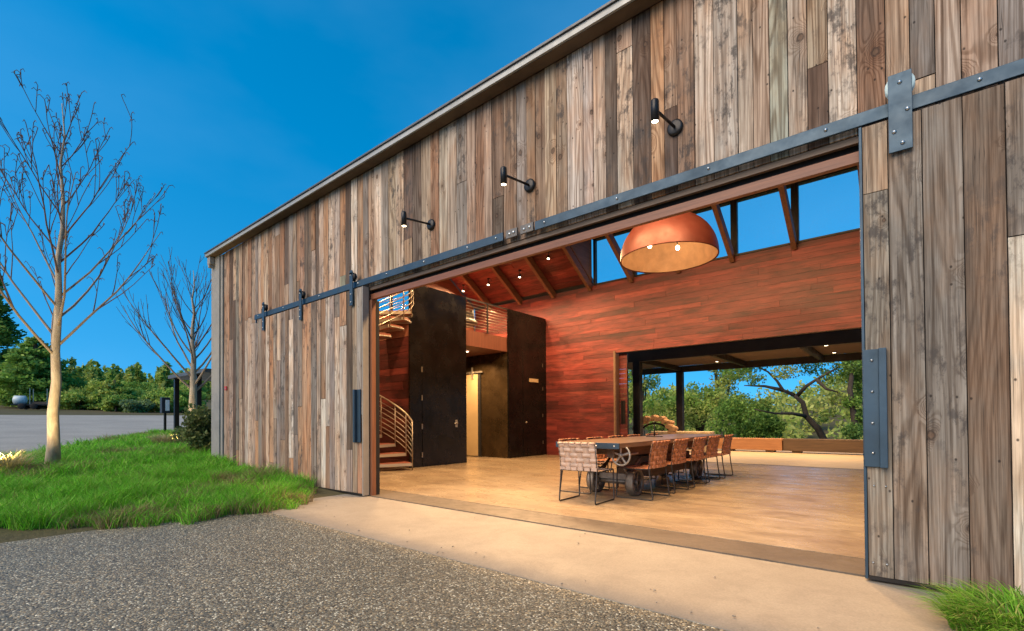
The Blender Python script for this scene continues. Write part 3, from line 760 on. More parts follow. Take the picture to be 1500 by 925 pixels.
# ------------------------------------------------------------------ lamps
def spot(name, loc, target, watts, size, blend, parent, rad=.04, col=WARM):
    l = bpy.data.lights.new(name, 'SPOT'); l.energy = watts; l.spot_size = size; l.spot_blend = blend; l.color = col; l.shadow_soft_size = rad
    o = bpy.data.objects.new(name, l); COL.objects.link(o)
    d = Vector(target)-Vector(loc); o.rotation_euler = d.to_track_quat('-Z', 'Y').to_euler()
    o.location = Vector(loc) - (parent.location if parent else Vector()); o.parent = parent
    return o
def ceiling_spot(x, y, zc, tgt, label, watts):
    t = thing('ceiling_spotlight', label, 'spotlight', (x, y, zc), 0, 'spotlights between the rafters')
    d = (Vector(tgt)-Vector((x, y, zc-.2))).normalized()
    MB().cyl((0, 0, .0), (0, 0, -.02), .045, n=14).build('base', DARKST, t)
    MB().cyl((0, 0, -.02), (0, 0, -.13), .010, n=8).build('stem', DARKST, t)
    h = Vector((0, 0, -.17))
    m_ = MB(); m_.tube([h-d*.06, h-d*.05, h+d*.045], [.025, .036, .038], 14, cap=False); m_.build('head', DARKST, t)
    MB().cyl(h+d*.028, h+d*.034, .033, n=14).build('lens', BULB, t)
    spot('light', Vector((x, y, zc))+h+d*.06, tgt, watts, R(156), .6, t, .10)
order = ['rightmost of four above the steel room', 'second from right above the steel room', 'third from right above the steel room', 'leftmost, just above the left steel panel']
for (x, y), o_ in zip([(-7.6, 10.8), (-8.85, 11.1), (-10.1, 11.1), (-11.2, 11.1)], order):
    ceiling_spot(x, y, zback(y)-.005, (x+.9, 8.6, 0), 'small lit spotlight on red ceiling boards, ' + o_, HALL_W*.7)
fr = ['at the far left bay over the staircase', 'in the bay over the steel panels', 'in the bay left of the table', 'in the bay over the table end', 'in the bay right of the pendant', 'in the last bay behind the right door']
for x, y_, o_ in zip([-9.8, -7.4, -5.0, -3.75, -2.5, -.9], [5.5, 5.3, 5.65, 5.25, 5.6, 5.35], fr):
    ceiling_spot(x, y_, zfront(y_)-.03, (x, 7.6, 0), 'lit ceiling spotlight on the front roof slope ' + o_, HALL_W)
# copper dome pendant
LX, LY, LZ = -3.15, 8.0, 3.79
pd = thing('dome_pendant', 'huge copper dome pendant lamp hanging over the long table', 'pendant lamp', (LX, LY, LZ))
prof = []
for k in range(15):
    a = PI/2*k/14; prof.append((.80*math.cos(a)**.92, .74*math.sin(a)))
prof[-1] = (.03, .74)
m_ = MB(); m_.lathe(prof, (0, 0, 0), 48); m_.lathe([(.80, 0), (.80, -.012), (.785, -.012), (.785, 0)], (0, 0, 0), 48); m_.build('shade', COPPER, pd)
m_ = MB(); m_.lathe([(r*.972, h*.968) for r, h in prof], (0, 0, 0), 48); m_.build('lining', COPIN, pd)
MB().cyl((0, 0, .74), (0, 0, 3.30), .012, n=8).build('cable', DARKST, pd)
MB().lathe([(.0, .80), (.05, .79), (.06, .735), (.03, .73)], (0, 0, 0), 16).build('cap', DARKST, pd)
m_ = MB()
for k in range(3):
    a = R(200+120*k); m_.tube([(0, 0, .55), (.12*math.cos(a), .12*math.sin(a), .50), (.26*math.cos(a), .26*math.sin(a), .40), (.30*math.cos(a), .30*math.sin(a), .30)], .010, 6)
m_.build('lamp_arm', DARKST, pd)
for k in range(3):
    a = R(200+120*k); p = Vector((.30*math.cos(a), .30*math.sin(a), .25))
    MB().ball(p, .034, .034, .042, 12, 8).build('bulb', BULB, pd)
    l = bpy.data.lights.new('bulb_light', 'POINT'); l.energy = 2.6; l.color = WARM; l.shadow_soft_size = .05
    o = bpy.data.objects.new('bulb_light', l); COL.objects.link(o); o.parent = pd; o.location = p-Vector((0, 0, .08))
# recess downlight
t = thing('recess_downlight', 'small downlight in the soffit above the recessed tan door', 'downlight', (-9.3, 9.35, 2.94))
MB().lathe([(.06, -.002), (.06, -.012), (.045, -.012), (.045, -.004)], (0, 0, 0), 18).build('ring', DARKST, t)
MB().cyl((0, 0, -.004), (0, 0, -.008), .044, n=16).build('lens', BULB, t)
spot('light', (-9.3, 9.35, 2.90), (-9.6, 9.7, 0), HALL_W*.5, R(140), .8, t)
# wall sconces
for x, o_ in ((-4.53, 'leftmost and smallest in view, above the doorway'), (-3.0, 'middle one of the three, above the track splice'), (-1.48, 'rightmost and largest in view, above the pendant')):
    t = thing('wall_sconce', 'slim dark wall sconce, ' + o_, 'wall lamp', (x, 3.945, 3.47), 0, 'sconces on the barn front')
    MB().lathe([(0, -.03), (.05, -.03), (.066, -.02), (.066, .0)], (0, 0, 0), 24, 'Y').build('wall_plate', DARKST, t)
    MB().cyl((0, -.03, 0), (0, -.40, -.045), .012, n=10).build('arm', DARKST, t)
    MB().lathe([(0, .08), (.027, .08), (.031, .07), (.031, -.085), (.026, -.085), (.026, -.07)], (0, -.42, -.06), 20).build('head', DARKST, t)
    MB().cyl((0, -.42, -.137), (0, -.42, -.143), .024, n=16).build('lens', BULB, t)
    spot('light', (x, 3.525, 3.32), (x, 3.70, 0), 14, R(80), .7, t, .03, (1, .75, .5))

# ------------------------------------------------------------------ long table on cart wheels
TX0, TX1, TY0, TY1 = -3.69, -2.765, 5.40, 9.65
tx, ty = (TX0+TX1)/2, (TY0+TY1)/2
tbl = thing('cart_table', 'long wooden dining table on an old iron-wheeled cart base in the middle of the hall', 'table', (tx, ty, .016))
hw, hl = (TX1-TX0)/2, (TY1-TY0)/2
TOPW = plain_wood('table_top_wood', (.20,.13,.082), (.125,.082,.056), 'Y', .3)
b = MB()
for k in range(5):
    x0 = -hw+k*(2*hw/5); b.box(x0+.001, x0+2*hw/5-.001, -hl+.012, hl-.012, .685, .745)
b.build('tabletop', TOPW, tbl, .002)
for s in (-1, 1):
    e = MB().box(-hw-.003, hw+.003, s*hl-.011, s*hl+.011, .675, .748).build('end_band', STEEL, tbl, .002)
    for x in (-.40, -.1, .15, .40):
        MB().lathe([(0, -.006), (.009, -.004), (.011, 0)], (x, s*hl+s*.0115, .71), 10, 'Y').build('bolt', BOLT, e)
OLDW = plain_wood('cart_timber', (.13,.085,.055), (.07,.045,.03), 'Y', .8)
b = MB().box(-.30, -.20, -1.95, 1.95, .55, .684).box(.20, .30, -1.95, 1.95, .55, .684).box(-.199, .199, -1.6, -1.48, .56, .683).box(-.199, .199, 1.48, 1.6, .56, .683).box(-.199, .199, -.06, .06, .56, .683)
b.build('cart_frame', OLDW, tbl, .004)
MB().box(-.27, .27, -.75, .85, .20, .50).box(-.22, .22, -.6, .7, .5, .55).build('timber_core', OLDW, tbl, .006)
for yw in (-1.36, 1.10):
    ax = MB().cyl((-.36, yw, .18), (.36, yw, .18), .028, n=10)
    ax.box(-.24, .24, yw-.05, yw+.05, .21, .29); ax.build('axle', IRON, tbl)
    sp = MB()
    for q in range(4): 
        for sx in (-.26, .20): sp.tube([(sx+.03, yw-.34+q*.05, .50-q*.035), (sx+.03, yw, .34-q*.04), (sx+.03, yw+.34-q*.05, .50-q*.035)], .016, 6)
    sp.build('leaf_spring', IRON, tbl)
    for sx in (-1, 1):
        cx = sx*.30; wl = MB()
        wl.lathe([(.155, cx-.055), (.182, cx-.055), (.185, cx-.03), (.185, cx+.03), (.182, cx+.055), (.155, cx+.055), (.150, cx), (.155, cx-.055)], (0, yw, .183), 28, 'X')
        wl.lathe([(.0, cx-.06), (.042, cx-.06), (.05, cx-.04), (.05, cx+.04), (.042, cx+.06), (0, cx+.06)], (0, yw, .183), 16, 'X')
        for q in range(6):
            a = 2*PI*q/6; wl.bar((cx, yw+.04*math.cos(a), .183+.04*math.sin(a)), (cx, yw+.156*math.cos(a), .183+.156*math.sin(a)), .03, .04, (1, 0, 0))
        wl.build('wheel', IRON, tbl)
hwm = MB(); hc = (.385, -1.93, .585)
hwm.tube([(hc[0]+.125*math.cos(2*PI*q/28), hc[1], hc[2]+.125*math.sin(2*PI*q/28)) for q in range(29)], .013, 8, False)
for q in range(5):
    a = 2*PI*q/5+.3; hwm.bar((hc[0]+.025*math.cos(a), hc[1], hc[2]+.025*math.sin(a)), (hc[0]+.12*math.cos(a), hc[1], hc[2]+.12*math.sin(a)), .02, .012, (0, 1, 0))
hwm.lathe([(0, -.02), (.028, -.02), (.03, .02), (0, .02)], hc, 14, 'Y'); hwm.cyl(hc, (hc[0], hc[1]+.5, hc[2]), .012, n=8)
hwm.build('hand_wheel', IRONPALE, tbl)
t = thing('candle_stand', 'small black T-footed metal stand on the table top', 'stand', (-3.34, 7.8, .762))
MB().box(-.13, .13, -.05, .05, 0, .012).build('foot', DARKST, t, .002)
MB().cyl((0, 0, .012), (0, 0, .24), .010, n=10).cyl((0, 0, .24), (0, 0, .255), .035, n=14).build('stem', DARKST, t)

# ------------------------------------------------------------------ woven leather chairs
def leather(name, c):
    mt, t, b_ = new_mat(name); N = NB(t)
    a = N.noise(N.obj(), 14, 5, .6); g = N.noise(N.obj(), 160, 3, .6)
    c_ = N.mix(N.ramp(a, [(.3, 0), (.7, 1)]), tuple(q*.72 for q in c), tuple(q*1.2 for q in c))
    t.links.new(c_, b_.inputs['Base Color']); b_.inputs['Roughness'].default_value = .55
    t.links.new(N.bump(g, .25, .002), b_.inputs['Normal'])
    return mt
LEATH = leather('tan_leather', (.40,.165,.085)); LEATH_SKYLIT = leather('skylit_leather', (.41,.285,.21))  # near chair's paler copy has cold sky light painted into the leather
def weave(mb, P, nu, nv, amp=.004, th=.004, over=.0):
    """straps both ways over the unit square; P(u, v, d) gives the point"""
    def strap(pt, wdir, n, sgn0, c, wid):
        prev = None; base = len(mb.v); rows = 0
        for i in range(n*4+1):
            f = i/(n*4); s = math.sin(PI*(f*n)+PI/2)*sgn0
            s = sgn0*math.cos(PI*(f*n-.5)+PI/2) if False else sgn0*math.sin(PI*f*n)
            for w_ in (-wid/2, wid/2):
                a = (f, c+w_) if wdir else (c+w_, f)
                for d in (amp*s+th/2, amp*s-th/2): mb.v.append(tuple(P(a[0], a[1], d)))
            rows += 1
        for i in range(rows-1):
            q = base+i*4
            for (a, b2) in ((0, 2), (2, 3), (3, 1), (1, 0)): mb.face((q+a, q+b2, q+b2+4, q+a+4), True)
    for i in range(nu): strap(None, False, nv, 1 if i % 2 else -1, (i+.5)/nu, .88/nu)
    for j in range(nv): strap(None, True, nu, -1 if j % 2 else 1, (j+.5)/nv, .88/nv)
def make_chair():
    c = thing('woven_chair', 'x', 'chair', (0, 0, .016))
    f = MB(); r = .0095
    for s in (-1, 1):
        x = s*.255
        f.tube([(x, .225, .435), (x, .235, .25), (x, .245, .03), (x, .235, .0105), (x, .1, .0105), (x, -.25, .0105), (x, -.27, .02), (x, -.268, .05), (x, -.235, .30), (x, -.222, .45), (x, -.235, .62), (x, -.275, .815)], r, 8)
        f.tube([(x, .225, .435), (x, 0, .425), (x, -.222, .435)], r, 8)
    f.tube([(-.255, .225, .435), (.255, .225, .435)], r, 8); f.tube([(-.255, -.222, .44), (.255, -.222, .44)], r, 8)
    f.tube([(-.255, -.275, .812), (0, -.30, .812), (.255, -.275, .812)], r, 8)
    f.build('rod_frame', RODM, c)
    s = MB(); weave(s, lambda u, v, d: (-.265+.53*u, -.215+.445*v, .437-.022*math.sin(PI*u)*math.sin(PI*v)+d), 6, 5)
    s.build('woven_seat', LEATH, c)
    def back(u, v, d):
        z = .475+.345*v
        y = np.interp(z, [.45, .62, .815], [-.222, -.235, -.275]) - .03*math.sin(PI*u)
        return (-.268+.536*u, y-d, z)
    s = MB(); weave(s, back, 6, 5); 
    for i in range(6):                       # strap ends wrapped over the top rod
        u = (i+.5)/6; a = back(u, 1, 0); s.cyl((a[0]-.038, a[1], .812), (a[0]+.038, a[1], .812), .015, n=8)
        a = back(u, 0, 0); s.box(a[0]-.037, a[0]+.037, a[1]-.008, a[1]+.006, .442, .485)
    s.build('woven_back', LEATH, c)
    return c
ch0 = make_chair(); ch0.scale = (1, 1, .92); index_kids()
ordn = ['nearest of five on the table right side, by the hand wheel', 'second of the five on the right side of the table', 'middle of the five on the right side of the table', 'fourth on the right side of the table, one before the farthest', 'farthest of the five on the right side of the table']
ordl = ['nearest on the left side, seat showing past the table end', 'second on the left side of the table, half hidden by the table', 'middle one on the left side, hidden behind the table', 'fourth on the left side, hidden behind the table', 'farthest on the left side, hidden behind the table']
rc = random.Random(4); first = True
def place_chair(x, y, rz, label):
    global first
    c = ch0 if first else copy_tree(ch0)
    first = False
    c.location = (x, y, .016); c.rotation_euler = (0, 0, rz); c['label'] = label; c['category'] = 'chair'; c['group'] = 'woven leather chairs round the table'
    return c
for k in range(5):
    place_chair(-2.80+rc.uniform(-.012, .012), 6.13+.745*k, PI/2+rc.uniform(-.03, .03), 'tan woven chair, ' + ordn[k])
    place_chair(-3.68+rc.uniform(-.02, .02), 6.13+.745*k, -PI/2+rc.uniform(-.03, .03), 'tan woven chair, ' + ordl[k])
hc_ = place_chair(-3.23, 5.42, R(2), 'paler woven leather chair at the near table end, its back to the viewer')
for o in SC.objects:
    if o.parent == hc_ and o.name.startswith('woven'):
        o.data = o.data.copy(); o.data.materials[0] = LEATH_SKYLIT

# ------------------------------------------------------------------ patio
cn = thing('patio_canopy', 'dark steel patio canopy on slim posts behind the rear doorway', 'canopy', (-2, 15.5, .01))
def L(mb, name, mat, bevel=.0): 
    o = mb.build(name, mat, cn, bevel); o.data.transform(Matrix.Translation(Vector((2, -15.5, -.01)))); return o
CANST = metal('canopy_steel', (.028,.022,.018), .5, .4, .25)
CANW = plain_wood('canopy_soffit', (.15,.10,.065), (.10,.065,.042), 'X', .7)
L(MB().box(-8.4, 5, 13.90, 14.02, 2.84, 3.13), 'beam', CANST); L(MB().box(-8.4, 5, 17.50, 17.62, 2.78, 3.0), 'beam', CANST)
for x in (-6.52, -4.3, -2.1, .1, 2.3): L(MB().box(x-.05, x+.05, 14.025, 17.495, 2.83, 2.985), 'joist', CANST)
L(MB().box(-8.4, 5, 13.95, 17.7, 3.135, 3.19), 'roof', CANST); L(MB().box(-8.38, 4.9, 14.03, 17.48, 3.0, 3.03), 'soffit', CANW)
for (x, y, h) in ((-6.5, 13.96, 2.839), (-6.52, 17.56, 2.779), (3, 13.96, 2.839), (3, 17.56, 2.779)): L(MB().box(x-.11, x+.11, y-.11, y+.11, .0, h), 'post', CANST)
for (x, y), o_ in zip([(-5.04, 15.0), (-5.02, 16.9), (-1.72, 15.2), (-1.73, 17.0)], ['left bay, nearer the hall', 'left bay, farther out', 'right bay, nearer the hall', 'right bay, farther out']):
    t = thing('canopy_downlight', 'small lit downlight in the patio canopy soffit, ' + o_, 'downlight', (x, y, 2.998), 0, 'downlights under the patio canopy')
    MB().lathe([(.07, 0), (.07, -.012), (.05, -.012), (.05, -.002)], (0, 0, 0), 18).build('ring', DARKST, t)
    MB().cyl((0, 0, -.003), (0, 0, -.008), .048, n=16).build('lens', BULB, t)
    spot('light', (x, y, 2.97), (x, y, 0), HALL_W*.55, R(120), .7, t)
def timber(name, label, x0, x1, mat, y=16.95):
    t = thing(name, label, 'bench', ((x0+x1)/2, y, .01)); h = (x1-x0)/2
    MB().box(-h, h, -.2, .2, .06, .43).build('beam', mat, t, .012)
    for x in (-h+.35, 0, h-.35): MB().box(x-.12, x+.12, -.16, .16, 0, .058).build('foot', OLDW, t)
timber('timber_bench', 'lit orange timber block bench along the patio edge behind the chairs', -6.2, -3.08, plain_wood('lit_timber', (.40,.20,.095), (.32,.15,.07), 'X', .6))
timber('timber_bench', 'dark brown weathered timber block bench at the right of the patio edge', -3.05, 2.2, plain_wood('dark_timber', (.12,.078,.05), (.065,.044,.032), 'X', .8))
# firewood in an arched rack, and a pale stone bench
LOGW = plain_wood('split_log', (.46,.29,.15), (.36,.21,.10), 'Y', .8); LOGE = plain('log_bark', (.13,.085,.055), .9, .3, 20)
fa = thing('firewood_arch', 'arched stack of pale round log ends beyond the far end of the table', 'firewood stack', (-6.17, 14.45, .01))
ar = MB(); rl = random.Random(9)
for q in range(15):
    a = PI*q/14; ar_p = (.42*math.cos(a), 0, .80+.26*math.sin(a))
ar.tube([(.50, 0, .0), (.50, 0, .55)] + [(.46*math.cos(PI*q/12), 0, .62+.30*math.sin(PI*q/12)) for q in range(13)] + [(-.50, 0, .55), (-.50, 0, .0)], .03, 8)
ar.build('rack', DARKST, fa)
for q in range(15):
    a = PI*(.0+1.0*q/14); rr = .52 + (q % 2)*.07
    p = Vector((rr*1.05*math.cos(a), rl.uniform(-.05, .05), .66+rr*.78*math.sin(a))); r = rl.uniform(.062, .085)
    m_ = MB(); m_.tube([(p.x, -.20+p.y, p.z), (p.x+.01, p.y, p.z+.01), (p.x, .2+p.y, p.z)], [r, r*1.06, r*.93], 9); lg = m_.build('log', LOGW, fa)
SB = plain('pale_stone', (.40,.31,.20), .8, .25, 6, .4)
t = thing('stone_bench', 'low pale stone slab beyond the far end of the table on the patio', 'bench', (-5.75, 15.6, .01), R(4))
MB().box(-.95, .95, -.28, .28, .46, .66).build('slab', SB, t, .03)
for x in (-.7, .7): MB().box(x-.16, x+.16, -.2, .2, 0, .459).build('support', SB, t, .02)

# ------------------------------------------------------------------ vegetation
LEAF = leaf_mat('foliage', .35); GRASSM = leaf_mat('grass_blades', .3)
def mesh_np(name, V, F, cols, mat, parent=None, smooth=False):
    """V (n,3), F (m,4) quads, cols (m,3) per face"""
    me = bpy.data.meshes.new(name); n = len(V); mcount, k = F.shape
    me.vertices.add(n); me.vertices.foreach_set('co', np.asarray(V, np.float32).ravel())
    me.loops.add(mcount*k); me.loops.foreach_set('vertex_index', F.astype(np.int32).ravel())
    me.polygons.add(mcount); me.polygons.foreach_set('loop_start', np.arange(0, mcount*k, k, dtype=np.int32))
    me.update(calc_edges=True); me.validate()
    ca = me.color_attributes.new('leafcol', 'FLOAT_COLOR', 'CORNER')
    c = np.ones((mcount, k, 4), np.float32); c[:, :, :3] = cols[:, None, :]
    ca.data.foreach_set('color', c.ravel())
    me.materials.append(mat)
    o = bpy.data.objects.new(name, me); COL.objects.link(o)
    if parent is not None: o.parent = parent
    return o
def leaves(clumps, per, size, pal, seed, shell=.35, flat=0.0, aspect=.55, gain=2.5):
    """leaf-sized quads spread through ellipsoid clumps (cx,cy,cz,rx,rz)"""
    g = np.random.default_rng(seed); VV = []; CC = []
    pal = np.array(pal)
    tot = sum(c[3]*c[3]*c[4] for c in clumps)**(1) or 1
    vol = np.array([(c[3]*c[3]*c[4])**(2/3) for c in clumps]); vol /= vol.sum()
    for c, fr_ in zip(clumps, vol):
        n = max(4, int(per*fr_))
        d = g.normal(size=(n, 3)); d /= np.linalg.norm(d, axis=1)[:, None]
        r = shell + (1-shell)*g.random(n)**.6
        p = d*r[:, None]*np.array([c[3], c[3], c[4]]) + np.array(c[:3])
        p += g.normal(size=(n, 3))*.08*c[3]
        a = g.normal(size=(n, 3)); a[:, 2] *= (1-flat); a /= np.linalg.norm(a, axis=1)[:, None]
        b_ = np.cross(a, g.normal(size=(n, 3))); b_ /= np.linalg.norm(b_, axis=1)[:, None]
        s = size*(.6+.8*g.random(n))[:, None]
        q = np.stack([p-a*s, p+b_*s*aspect, p+a*s, p-b_*s*aspect], 1)
        VV.append(q.reshape(-1, 3))
        base = pal[g.integers(len(pal))]
        CC.append((.5*base+.5*pal[g.integers(len(pal), size=n)])*(.7+.6*g.random(n))[:, None])
    V = np.concatenate(VV); Cc = np.concatenate(CC); F = np.arange(len(V)).reshape(-1, 4)
    return V, F, np.clip(Cc*gain*np.array([1.10, 1.0, .68]), 0, .5)
GREEN = [(.07,.14,.03), (.10,.17,.04), (.055,.115,.03), (.12,.18,.045), (.08,.14,.05)]
DGREEN = [(.04,.085,.022), (.05,.10,.03), (.065,.12,.03), (.075,.13,.03)]
YGREEN = [(.15,.20,.05), (.19,.22,.07), (.115,.17,.045), (.16,.18,.07)]
OLIVE = [(.13,.15,.045), (.16,.165,.06), (.09,.12,.035), (.10,.14,.04)]
BARKD = bark('oak_bark', (.045,.035,.027), (.10,.08,.062)); BARKP = bark('pine_bark', (.07,.05,.035), (.12,.085,.06))
def leafy(name, label, cat, base, trunk, limbs, clumps, n, size, pal, seed, group=None, r0=.2, barkm=None, flat=0, shell=.35):
    t = thing(name, label, cat, base, 0, group); B = Vector(base)
    tr = MB(); loc = [Vector(p)-B for p in trunk]
    tr.tube(loc, [r0*(1-.55*i/max(1, len(loc)-1)) for i in range(len(loc))], 10)
    for lm in limbs: 
        l2 = [Vector(p)-B for p in lm]; tr.tube(l2, [r0*.5*(1-.75*i/max(1, len(l2)-1)) for i in range(len(l2))], 7)
    tr.build('trunk', barkm or BARKD, t)
    cl = [(c[0]-B.x, c[1]-B.y, c[2]-B.z, c[3], c[4]) for c in clumps]
    V, F, Cc = leaves(cl, n, size, pal, seed, shell, flat)
    mesh_np('crown', V, F, Cc, LEAF, t)
    return t
def crown_clumps(c, rx, rz, k, seed, cr=.42):
    g = random.Random(seed); out = []
    for i in range(k):
        while True:
            d = Vector((g.uniform(-1, 1), g.uniform(-1, 1), g.uniform(-1, 1)))
            if d.length < 1: break
        s = cr*g.uniform(.6, 1.2)
        out.append((c[0]+d.x*rx*.85, c[1]+d.y*rx*.85, c[2]+d.z*rz*.85, rx*s, rz*s*.85))
    return out
def simple_tree(name, label, cat, x, y, h, rx, n, size, pal, seed, group=None, zc=.62, k=16, r0=.12, gz=None, flat=0):
    z = tz(x, y) if gz is None else gz
    c = (x, y, z+h*zc); rz = h*(1-zc)
    cl = crown_clumps(c, rx, rz, k, seed)
    g = random.Random(seed+1)
    limbs = [[(x, y, z+h*.3), ((x+q[0])/2, (y+q[1])/2, z+h*.3+(q[2]-z-h*.3)*.6), q[:3]] for q in cl[::2]]
    return leafy(name, label, cat, (x, y, z-.1), [(x, y, z-.1), (x+g.uniform(-.1, .1), y, z+h*.3), (x, y+g.uniform(-.1, .1), z+h*.7)], limbs, cl, n, size, pal, seed, group, r0, flat=flat)

# trees seen through the rear doorway
def pxm(t): return t/707.451
P_ = at_px
t0 = 20.0
ob = P_(1208, 660, t0); ob.z = tz(ob.x, ob.y)-.2
tp = [ob, P_(1213, 655, t0), P_(1198, 628, t0), P_(1181, 610, t0), P_(1176, 590, t0), P_(1163, 579, t0)]
l1 = [P_(1163, 579, t0), P_(1147, 572, t0+.2), P_(1138, 558, t0+.3), P_(1125, 545, t0+.5), P_(1095, 530, t0+.8)]
l2 = [P_(1168, 580, t0), P_(1181, 566, t0-.3), P_(1196, 556, t0-.5), P_(1225, 540, t0-.9), P_(1250, 520, t0-1)]
l3 = [P_(1181, 610, t0), P_(1160, 606, t0-.4), P_(1135, 606, t0-.8), P_(1105, 600, t0-1)]
l4 = [P_(1147, 572, t0+.2), P_(1120, 566, t0+.5), P_(1090, 565, t0+1)]
l5 = [P_(1196, 556, t0-.5), P_(1210, 570, t0-.8), P_(1228, 575, t0-1)]
cl = []
gq = random.Random(17)
for (px, py, r_, dt) in [(1100,530,28,1),(1130,520,30,0),(1165,518,30,.6),(1200,515,30,-.5),(1235,520,28,-1),(1075,545,22,1.4),(1150,545,18,-.9),(1225,550,22,-.6),(1250,545,18,.4),(1190,540,18,1),(1105,555,16,.4),(1085,500,30,.6),(1180,495,30,.3),(1240,495,30,.2),(1120,590,12,-1),(1228,585,14,-1),(1215,605,12,-1.2),(1205,615,9,-.6)]:
    p = P_(px, py, t0+dt); cl.append((p.x, p.y, p.z, r_*pxm(t0), r_*pxm(t0)*.62))
leafy('oak_tree', 'crooked dark-trunked oak leaning left behind the right half of the timber bench', 'tree', tuple(ob), tp, [l1, l2, l3, l4, l5], cl, 10500, .055, OLIVE+GREEN, 71, None, .17)
t1 = 18.5
ob2 = P_(1256, 660, t1); ob2.z = tz(ob2.x, ob2.y)-.2
cl = [(*P_(px, py, t1+dt), r_*pxm(t1), r_*pxm(t1)*.8) for (px, py, r_, dt) in [(1250,535,16,0),(1258,560,14,.3),(1248,590,13,0),(1262,610,14,0),(1250,632,15,-.2),(1268,580,18,.4),(1278,540,22,0),(1285,620,22,.3),(1275,505,26,0)]]
leafy('leafy_tree', 'dark leafy tree at the right edge of the rear doorway', 'tree', tuple(ob2), [ob2, P_(1252, 620, t1), P_(1245, 570, t1), P_(1252, 520, t1)], [], cl, 9000, .05, DGREEN+GREEN, 72, None, .14)
for (px, py, r_, t2, nm, lb, pal, nn, sz, sd) in [
        (1085, 612, 46, 22, 'round_bush', 'big dark green bush in the middle of the view beyond the patio', DGREEN+GREEN, 8000, .06, 81),
        (1025, 590, 44, 25, 'broad_tree', 'leafy green tree between the far canopy post and the dark bush', GREEN+YGREEN, 4600, .07, 82),
        (968, 600, 36, 24, 'bright_bush', 'bright green tree standing between the two canopy posts', GREEN+YGREEN, 4800, .065, 83),
        (912, 590, 34, 27, 'olive_tree', 'olive green tree at the left edge of the rear doorway', OLIVE, 3000, .07, 84),
        (1055, 552, 40, 29, 'tall_tree', 'tall loose-crowned tree rising behind the big dark bush', YGREEN+OLIVE, 2600, .075, 85),
        (1130, 625, 22, 21, 'low_bush', 'low dark bush against the foot of the crooked oak, on its left', DGREEN, 4500, .05, 86),
        (940, 555, 30, 33, 'airy_tree', 'thin airy tree with sky through it, left of the near canopy post', OLIVE+GREEN, 2600, .08, 87)]:
    p = P_(px, py, t2); rr = r_*pxm(t2); zb = tz(p.x, p.y)-.1
    clp = crown_clumps(tuple(p), rr, rr*.9, 16, sd, .40)
    if nm in ('round_bush', 'bright_bush', 'low_bush'): clp += crown_clumps((p.x, p.y, p.z-rr*.9), rr, rr*.7, 9, sd+50, .42)
    limbs = [] if 'bush' in nm else [[(p.x, p.y, zb+(p.z-zb)*.5), ((p.x+q[0])/2, (p.y+q[1])/2, (p.z*.55+q[2]*.45)), q[:3]] for q in clp[::2]]
    leafy(nm, lb, 'bush' if 'bush' in nm and 'tree' not in lb else 'tree', (p.x, p.y, zb), [(p.x, p.y, zb), (p.x+.1, p.y, zb+(p.z-zb)*.5), (p.x-.05, p.y, p.z-rr*.1)], limbs, clp, nn, sz, pal, sd, None, .13)
# wooded hillside across the valley
g = np.random.default_rng(5); hcl = []
for i in range(420):
    y = g.uniform(95, 330); x = -y*g.uniform(-.15, .75)
    z = tz(x, y); h = g.uniform(5, 11); hcl.append((x, y, z+h*.5, h*.33, h*.55))
V, F, Cc = leaves(hcl, 42000, .62, YGREEN+OLIVE, 6, .3)
tag(mesh_np('hillside_wood', V, F, Cc, LEAF), kind='stuff')
# left background: conifers, bushes, ridge wood
def conifer(name, label, x, y, h, w_, pal, seed, n, size, group=None, layers=11, low=.15):
    z = tz(x, y); cl = []; gg = random.Random(seed)
    for i in range(layers):
        f = low+(1-low)*i/layers; rad = w_*(1-f)**.75*gg.uniform(.75, 1.1)
        k = 5 if f < .75 else 3
        for j in range(k):
            a = 2*PI*(j/k)+gg.uniform(0, 2); cl.append((x+rad*.62*math.cos(a), y+rad*.62*math.sin(a), z+h*f+gg.uniform(-.02, .02)*h, rad*.45+.1, h*.035+.1))
    limbs = [[(x, y, q[2]-.3), q[:3]] for q in cl[::2]]
    return leafy(name, label, 'tree', (x, y, z-.1), [(x, y, z-.1), (x, y, z+h*.5), (x, y, z+h*.97)], limbs, cl, n, size, pal, seed, group, .28, BARKP, .5, .2)
conifer('spreading_conifer', 'large spreading dark conifer behind the near bare tree trunk', -62.5, 6.3, 6.9, 4.6, DGREEN+GREEN, 90, 15000, .17, None, 10, .1)
conifer('tall_conifer', 'tall dark layered conifer cut by the left edge of the photo', -88, 5.2, 17.5, 4.0, DGREEN, 91, 8000, .24, None, 14, .2)
conifer('broad_conifer', 'bushy green conifer between the spreading conifer and the ridge', -58, 11.2, 2.9, 2.8, GREEN+YGREEN, 92, 7000, .16, None, 8, .1)
